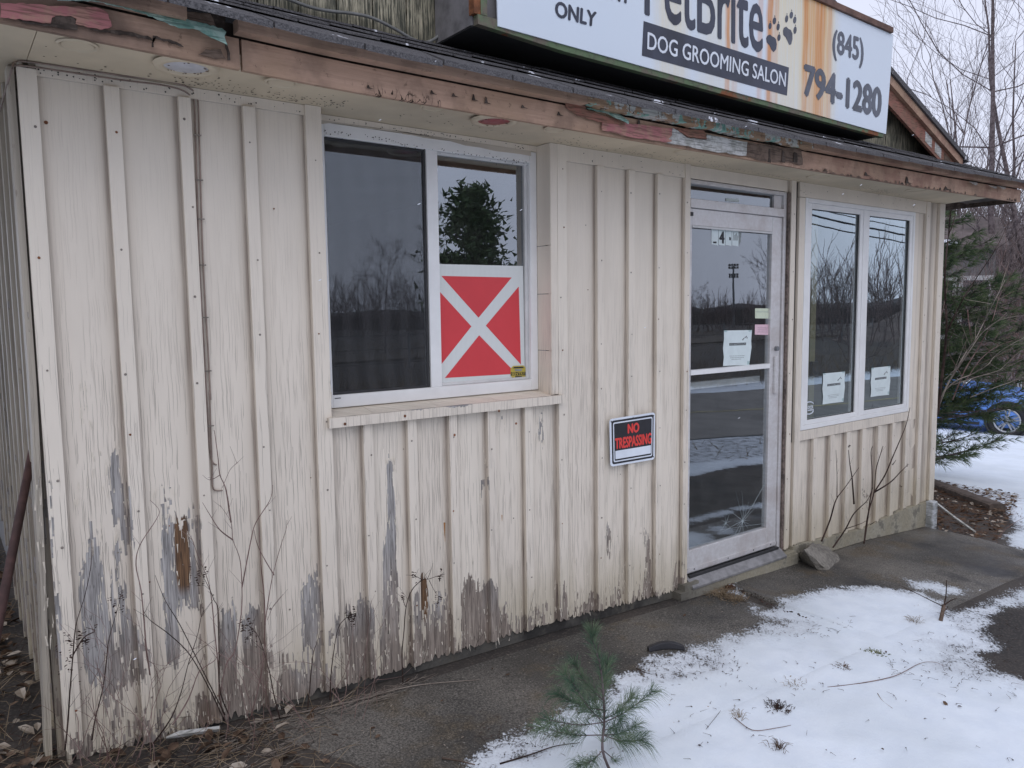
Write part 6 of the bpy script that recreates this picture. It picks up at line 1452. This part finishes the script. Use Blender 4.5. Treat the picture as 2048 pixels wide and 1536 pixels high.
# white pine by the corner
def white_pine(name, loc, h, rmax, seed, label, nb=70, needles=26, nl=.10, nw=.0011, z0=.25, aim=None, lim=None):
    rg = random.Random(seed); t = thing(name, label, 'pine tree'); t.location = loc
    MB().tube([(0, 0, -.2), (.03, 0, h * .5), (0, .02, h)], [.045 * h / 3.5, .03 * h / 3.5, .008], 8).obj('trunk', M['bark'], t, True)
    br_ = MB(); nd = MB()
    for k in range(nb):
        z = z0 + (h - z0) * (k / nb) ** .9; a = rg.uniform(0, 6.28) if aim is None or rg.random() < .35 else aim + rg.gauss(0, .6)
        L = rmax * (1 - .75 * (z / h) ** 1.3) * rg.uniform(.75, 1.15); d = Vector((math.cos(a), math.sin(a), .28)); P = [Vector((0, 0, z))]
        for i in range(5): d = (d + Vector((rg.gauss(0, .09), rg.gauss(0, .09), -.045 if i < 3 else .10))).normalized(); P.append(P[-1] + d * L / 5)
        br_.tube(P, [.012, .010, .008, .006, .005, .003], 4, False)
        for i in range(1, 6):
            for s_ in range(3):
                b = P[i]; dd = ((P[i] - P[i - 1]).normalized() + Vector((rg.gauss(0, .7), rg.gauss(0, .7), rg.gauss(.05, .25)))).normalized(); l2 = L * .26 * rg.uniform(.6, 1.2) * (1.1 - .1 * i); e = b + dd * l2
                br_.tube([b, e], [.004, .002], 3, False); m_ = max(2, int(l2 / .05))
                for j in range(1, m_ + 1): needle_tuft(nd, b.lerp(e, j / m_), dd, needles if j == m_ else int(needles * .7), nl, .62, nw, .12)
    br_.obj('branches', M['bark'], t); tag(nd.obj('needles', M['needles'], t), kind='stuff'); return t
pp = Vector((9.9, 1.75, 0)); pp.z = gz(pp.x, pp.y)
white_pine('white_pine', pp, 3.3, 1.75, 5, 'bushy dark green white pine behind the right corner of the shop', 78, 19, .12, .0019, aim=-1.0, z0=.50)
pp2 = at(1846, 9.6); white_pine('white_pine', pp2, 1.35, 1.15, 6, 'low spreading pine right of the corner, in front of the blue car door', 26, 16, .115, .0018, z0=.10, aim=-.6)
# bare saplings in front of the pine
def sapling(label, base, stems, mat='redtwig', r0=.012, Y=None):
    t = thing('bare_sapling', label, 'sapling', 'bare saplings beside the right corner')
    D = (base - CAM).length
    for st_, r_ in stems:
        P = [];
        for i, (px, py) in enumerate(st_):
            d = ray(px, py); dh = Vector((d.x, d.y, 0)).length; P.append(CAM + d * ((Vector((base.x - CAM.x, base.y - CAM.y, 0)).length + .12 * i * ((-1) ** i) * .3) / dh))
        P = smoothpath(P, 5); MB().tube(P, [max(.0016, r_ * (1 - .8 * i / len(P))) for i in range(len(P))], 5).obj('stem', M[mat], t, True)
        tw_ = MB()
        for i in range(4, len(P) - 1, 3):
            if rnd.random() < .5:
                d = (P[i] - P[i - 1]).normalized(); v = Vector((rnd.gauss(0, 1), rnd.gauss(0, 1), rnd.gauss(.3, .6))).normalized(); e = P[i] + (d + v * .8).normalized() * rnd.uniform(.1, .4); tw_.tube([P[i], e, e + (d + v * .3).normalized() * .12], [.0028, .0018, .0008], 3, False)
        if tw_.v: tag(tw_.obj('twigs', M[mat], t), kind='stuff')
    return t
bs = Vector((8.9, .75, gz(8.9, .75)))
sapling('dark upright sapling hugging the right corner of the wall', bs, [([(1874, 830), (1882, 770), (1890, 700), (1893, 650), (1891, 600), (1890, 540), (1897, 470), (1902, 420), (1905, 400)], .016), ([(1893, 665), (1905, 640), (1915, 620), (1928, 595), (1950, 560), (1990, 500), (2020, 440)], .009), ([(1897, 470), (1908, 440), (1912, 405)], .005)], 'darkstem')
sapling('pale arching sapling stems sweeping right over the pine boughs', bs + Vector((.15, -.1, 0)), [([(1876, 815), (1890, 780), (1905, 750), (1920, 725), (1935, 700), (1950, 680), (1970, 640), (1990, 600), (2010, 560)], .010), ([(1890, 780), (1915, 760), (1945, 748), (1975, 730), (1990, 712), (2020, 690), (2060, 670)], .007), ([(1905, 770), (1950, 755), (2000, 740), (2060, 712)], .006), ([(1900, 760), (1940, 700), (1965, 665), (2000, 640), (2050, 630)], .006), ([(1940, 795), (1990, 775), (2030, 760), (2060, 735)], .005)], 'paletwig')
sapling('thin saplings with reddish tips rising past the low pine', bs + Vector((.6, -.25, 0)), [([(1905, 800), (1930, 740), (1960, 690), (1985, 640), (2000, 590), (2030, 540)], .007), ([(1920, 780), (1960, 720), (2000, 690), (2040, 680)], .005), ([(1935, 620), (1938, 650), (1944, 690)], .006), ([(1880, 640), (1888, 610), (1897, 560)], .005)], 'redtwig')

# ------------------------------------------------------------------ across the road: what the glass mirrors
def mir(az, D):
    a = R(az); x, y = CAM.x + D * math.sin(a), 2.81 - D * math.cos(a); return Vector((x, y, gz(x, y)))
def crown_pine(loc, h, r_, seed, label, n=5200):
    rg = random.Random(seed); t = thing('large_pine', label, 'pine tree'); t.location = loc
    MB().tube([(0, 0, -.2), (.1, 0, h * .5), (0, .1, h * .95)], [.22, .14, .04], 8).obj('trunk', M['bark'], t, True)
    mb = MB(); lb = MB()
    for k in range(60):
        z = h * rg.uniform(.15, .97); a = rg.uniform(0, 6.28); L = r_ * (1 - .85 * (z / h) ** 2) * rg.uniform(.5, 1.15); e = Vector((math.cos(a) * L, math.sin(a) * L, z + L * .25)); b = Vector((0, 0, z)); lb.tube([b, e], [.05, .02], 4, False)
        for j in range(n // 60):
            f = rg.uniform(.25, 1.05); c_ = b.lerp(e, f) + Vector((rg.gauss(0, .28), rg.gauss(0, .28), rg.gauss(.05, .16))); s_ = rg.uniform(.08, .2); d = Vector((rg.gauss(0, 1), rg.gauss(0, 1), rg.gauss(.4, .6))).normalized(); v = d.orthogonal().normalized() * s_ * .35
            mb.add([c_ - v, c_ + v, c_ + d * s_ * 1.6], [(0, 1, 2)])
    lb.obj('limbs', M['bark'], t); tag(mb.obj('needles', M['needles'], t), kind='stuff'); return t
crown_pine(mir(34.6, 24), 5.5, 1.5, 21, 'broad dark pine across the lot, mirrored in the right pane of the big window', 5600)
for k, (az, D, h, sd_, lab) in enumerate([(31.2, 27, 5.2, 31, 'bare tree left of the mirrored pine'), (27.8, 34, 5.0, 32, 'bare tree mirrored in the screened pane'), (57.3, 26, 4.2, 33, 'bare tree mirrored at the right side of the door glass'), (60.8, 30, 3.6, 34, 'bushy bare tree mirrored in the left casement'), (68.5, 34, 3.6, 35, 'bushy bare tree mirrored in the right casement'), (50.6, 62, 3.6, 36, 'round crowned bare tree mirrored in the door glass')]):
    bare_tree('lot_tree', mir(az, D), h, .045, sd_, M['bark'], lab, depth=5, trunkfrac=.15, minr=.0045, kids=(3, 4), spread=.6)
rg = random.Random(77); mb = MB()
for k in range(800):
    az = rg.uniform(8, 84); D = rg.uniform(60, 90) if az < 55 else rg.uniform(40, 70); p = mir(az, D); h = rg.uniform(1.8, 4.0) * (1.35 if az > 57 or az < 34 else .8)
    grow_tree(mb, p, Vector((rg.gauss(0, .12), rg.gauss(0, .12), 1)), .035, h * .6, 2, rg, .55, .15, 3, (3, 5), None, .62, .012, .1)
tag(mb.obj('far_treeline', M['brush']), 'dark far treeline across the road, seen mirrored in the windows', 'woods', kind='stuff')
V = []; F = []; rg = random.Random(8)
for i in range(90):
    az = -10 + i * 1.15; D = 95 + 8 * math.sin(i * .3); p = mir(az, D); q = mir(az, D + 25); hgt = 2.6 + 1.2 * noise.noise(Vector((i * .23, 0, 0))) + .8 * noise.noise(Vector((i * .9, 3, 0)))
    hgt *= .72; V += [tuple(p - Vector((0, 0, 1))), tuple(p + Vector((0, 0, hgt * .8))), tuple(q + Vector((0, 0, hgt * 1.25))), tuple(q - Vector((0, 0, 1)))]
for i in range(89): F += [(4 * i + k, 4 * i + k + 1, 4 * i + 5 + k, 4 * i + 4 + k) for k in range(3)]
tag(new_obj('far_hill', V, F, plain('far wooded ridge', (.040, .034, .034), .95, .4, .4), None, True), kind='structure')
# road parallel to the shop front and its worn snow bank
def roadstrip(name, y0, y1, z, mat, x0=-60, x1=140):
    xs = [x0 + 2.5 * i for i in range(int((x1 - x0) / 2.5) + 1)]; V = []; F = []
    for x in xs: 
        for y in (y0, (y0 + y1) / 2, y1): V.append((x, y + .3 * math.sin(x * .06), gz(x, y) + z))
    for i in range(len(xs) - 1): F += [(3 * i + k, 3 * i + 3 + k, 3 * i + 4 + k, 3 * i + 1 + k) for k in range(2)]
    return tag(new_obj(name, V, F, mat), kind='structure')
roadstrip('road', -10.2, -4.9, .012, plain('wet road asphalt', (.19, .18, .165), .7, .25, 1.5))
roadstrip('road_line', -7.6, -7.5, .018, plain('worn road paint', (.38, .34, .18), .8, .3, 6.))
roadstrip('field_path', -27, -23, .06, plain('brown field track', (.10, .085, .07), .9, .3, 1.))
rg = random.Random(55); mb = MB()
for k in range(15000):
    x = rg.uniform(-12, 60); y = rg.uniform(-4.3, -2.9) if rg.random() < .05 else rg.choice([rg.uniform(-15, -10.6), rg.uniform(-36, -15)]); l = rg.uniform(.08, .4) * (.4 if y > -5 else 1); p = Vector((x, y, gz(x, y) + .02)); a = rg.uniform(0, 6.28)
    mb.add([p + Vector((-.012, 0, 0)), p + Vector((.012, 0, 0)), p + Vector((math.cos(a) * .15, math.sin(a) * .15, l))], [(0, 1, 2)])
tag(mb.obj('roadside_weeds', M['straw']), 'dead roadside weeds and grass beyond the lot, mirrored in the glass', 'grass', kind='stuff')
# floodlight mast
b = mir(53.0, 78); t = thing('floodlight_mast', 'tall sports floodlight mast mirrored in the door glass', 'light mast')
MB().tube([b, b + Vector((0, 0, 5.9))], [.13, .08], 8).obj('pole', M['galv'], t)
hv = Vector((math.cos(R(53)), math.sin(R(53)), 0))
for zz in (5.9, 5.65, 5.0, 4.78): 
    MB().tube([b + Vector((0, 0, zz)) - hv * .45, b + Vector((0, 0, zz)) + hv * .45], .035, 5).obj('crossarm', M['galv'], t)
    for k in (-.36, -.12, .12, .36): c_ = b + Vector((0, 0, zz + .10)) + hv * k; MB().box(c_.x - .07, c_.x + .07, c_.y - .07, c_.y + .07, c_.z - .07, c_.z + .07).obj('floodlight', M['dark'], t)
# utility wires across the lot front and their two poles
for k, (x, lab) in enumerate([(49.5, 'wooden utility pole by the road to the left'), (128, 'wooden utility pole by the road to the right')]):
    t = thing('utility_pole', lab, 'utility pole'); z = gz(x, -28); MB().tube([(x, -28, z - .3), (x, -28, z + 10.5)], [.15, .10], 8).obj('pole', M['timber'], t); MB().box(x - .06, x + .06, -29.1, -26.9, z + 9.9, z + 10.02).obj('crossarm', M['timber'], t)
for k, (z0, yy, r_) in enumerate([(8.9, -27.2, .04), (8.8, -28.8, .04), (8.0, -27.9, .07), (7.4, -27.85, .05)]):
    pts = [Vector((49.5 + 78.5 * i / 24, yy, z0 - 1.2 * (1 - (2 * i / 24 - 1) ** 2) - .4 * i / 24)) for i in range(25)]
    tag(MB().tube(pts, r_, 5).obj('overhead_wire', M['black']), ['front upper overhead wire across the lot', 'rear upper overhead wire across the lot', 'thick overhead cable below the power wires', 'lowest overhead cable across the lot'][k], 'wire', 'overhead wires strung between the poles')
# wire fence of the field
t = thing('field_fence', 'low wire fence along the field beyond the road, mirrored in the door glass', 'fence')
for k in range(26): x = 4 + k * 3.2; y = -19; z = gz(x, y); MB().tube([(x, y, z), (x, y, z + 1.15)], .035, 5).obj('post', M['galv'], t)
for zz in (.2, .65, 1.1): MB().tube([(4 + k * 3.2, -19, gz(4 + k * 3.2, -19) + zz) for k in range(26)], .014, 3).obj('wire', M['galv'], t)
# a few snowflakes in the air
sf = MB()
for px, py, d_ in [(270, 1318, 1.6), (1492, 253, 2.2), (1722, 370, 2.4), (1686, 388, 2.6), (1828, 410, 2.2), (1826, 270, 2.6), (838, 408, 1.7), (1042, 420, 2.), (1290, 655, 2.4), (640, 560, 1.8), (1478, 836, 2.6), (1960, 1180, 2.5), (760, 240, 2.2)]:
    c_ = CAM + ray(px, py) * d_; v = Vector((.004, -.002, .0022)); u = Vector((0, 0, .0012)); sf.add([c_ - v, c_ - u, c_ + v, c_ + u, c_ + Vector((.0005, .0015, 0)), c_ - Vector((.0005, .0015, 0))], [(0, 1, 4), (1, 2, 4), (2, 3, 4), (3, 0, 4), (1, 0, 5), (2, 1, 5), (3, 2, 5), (0, 3, 5)])
tag(sf.obj('snowflakes', M['snowlump']), 'a few white snowflakes drifting in front of the shop', 'snowflakes', kind='stuff')
print('VERTS', sum(len(m.vertices) for m in bpy.data.meshes), 'FACES', sum(len(m.polygons) for m in bpy.data.meshes))
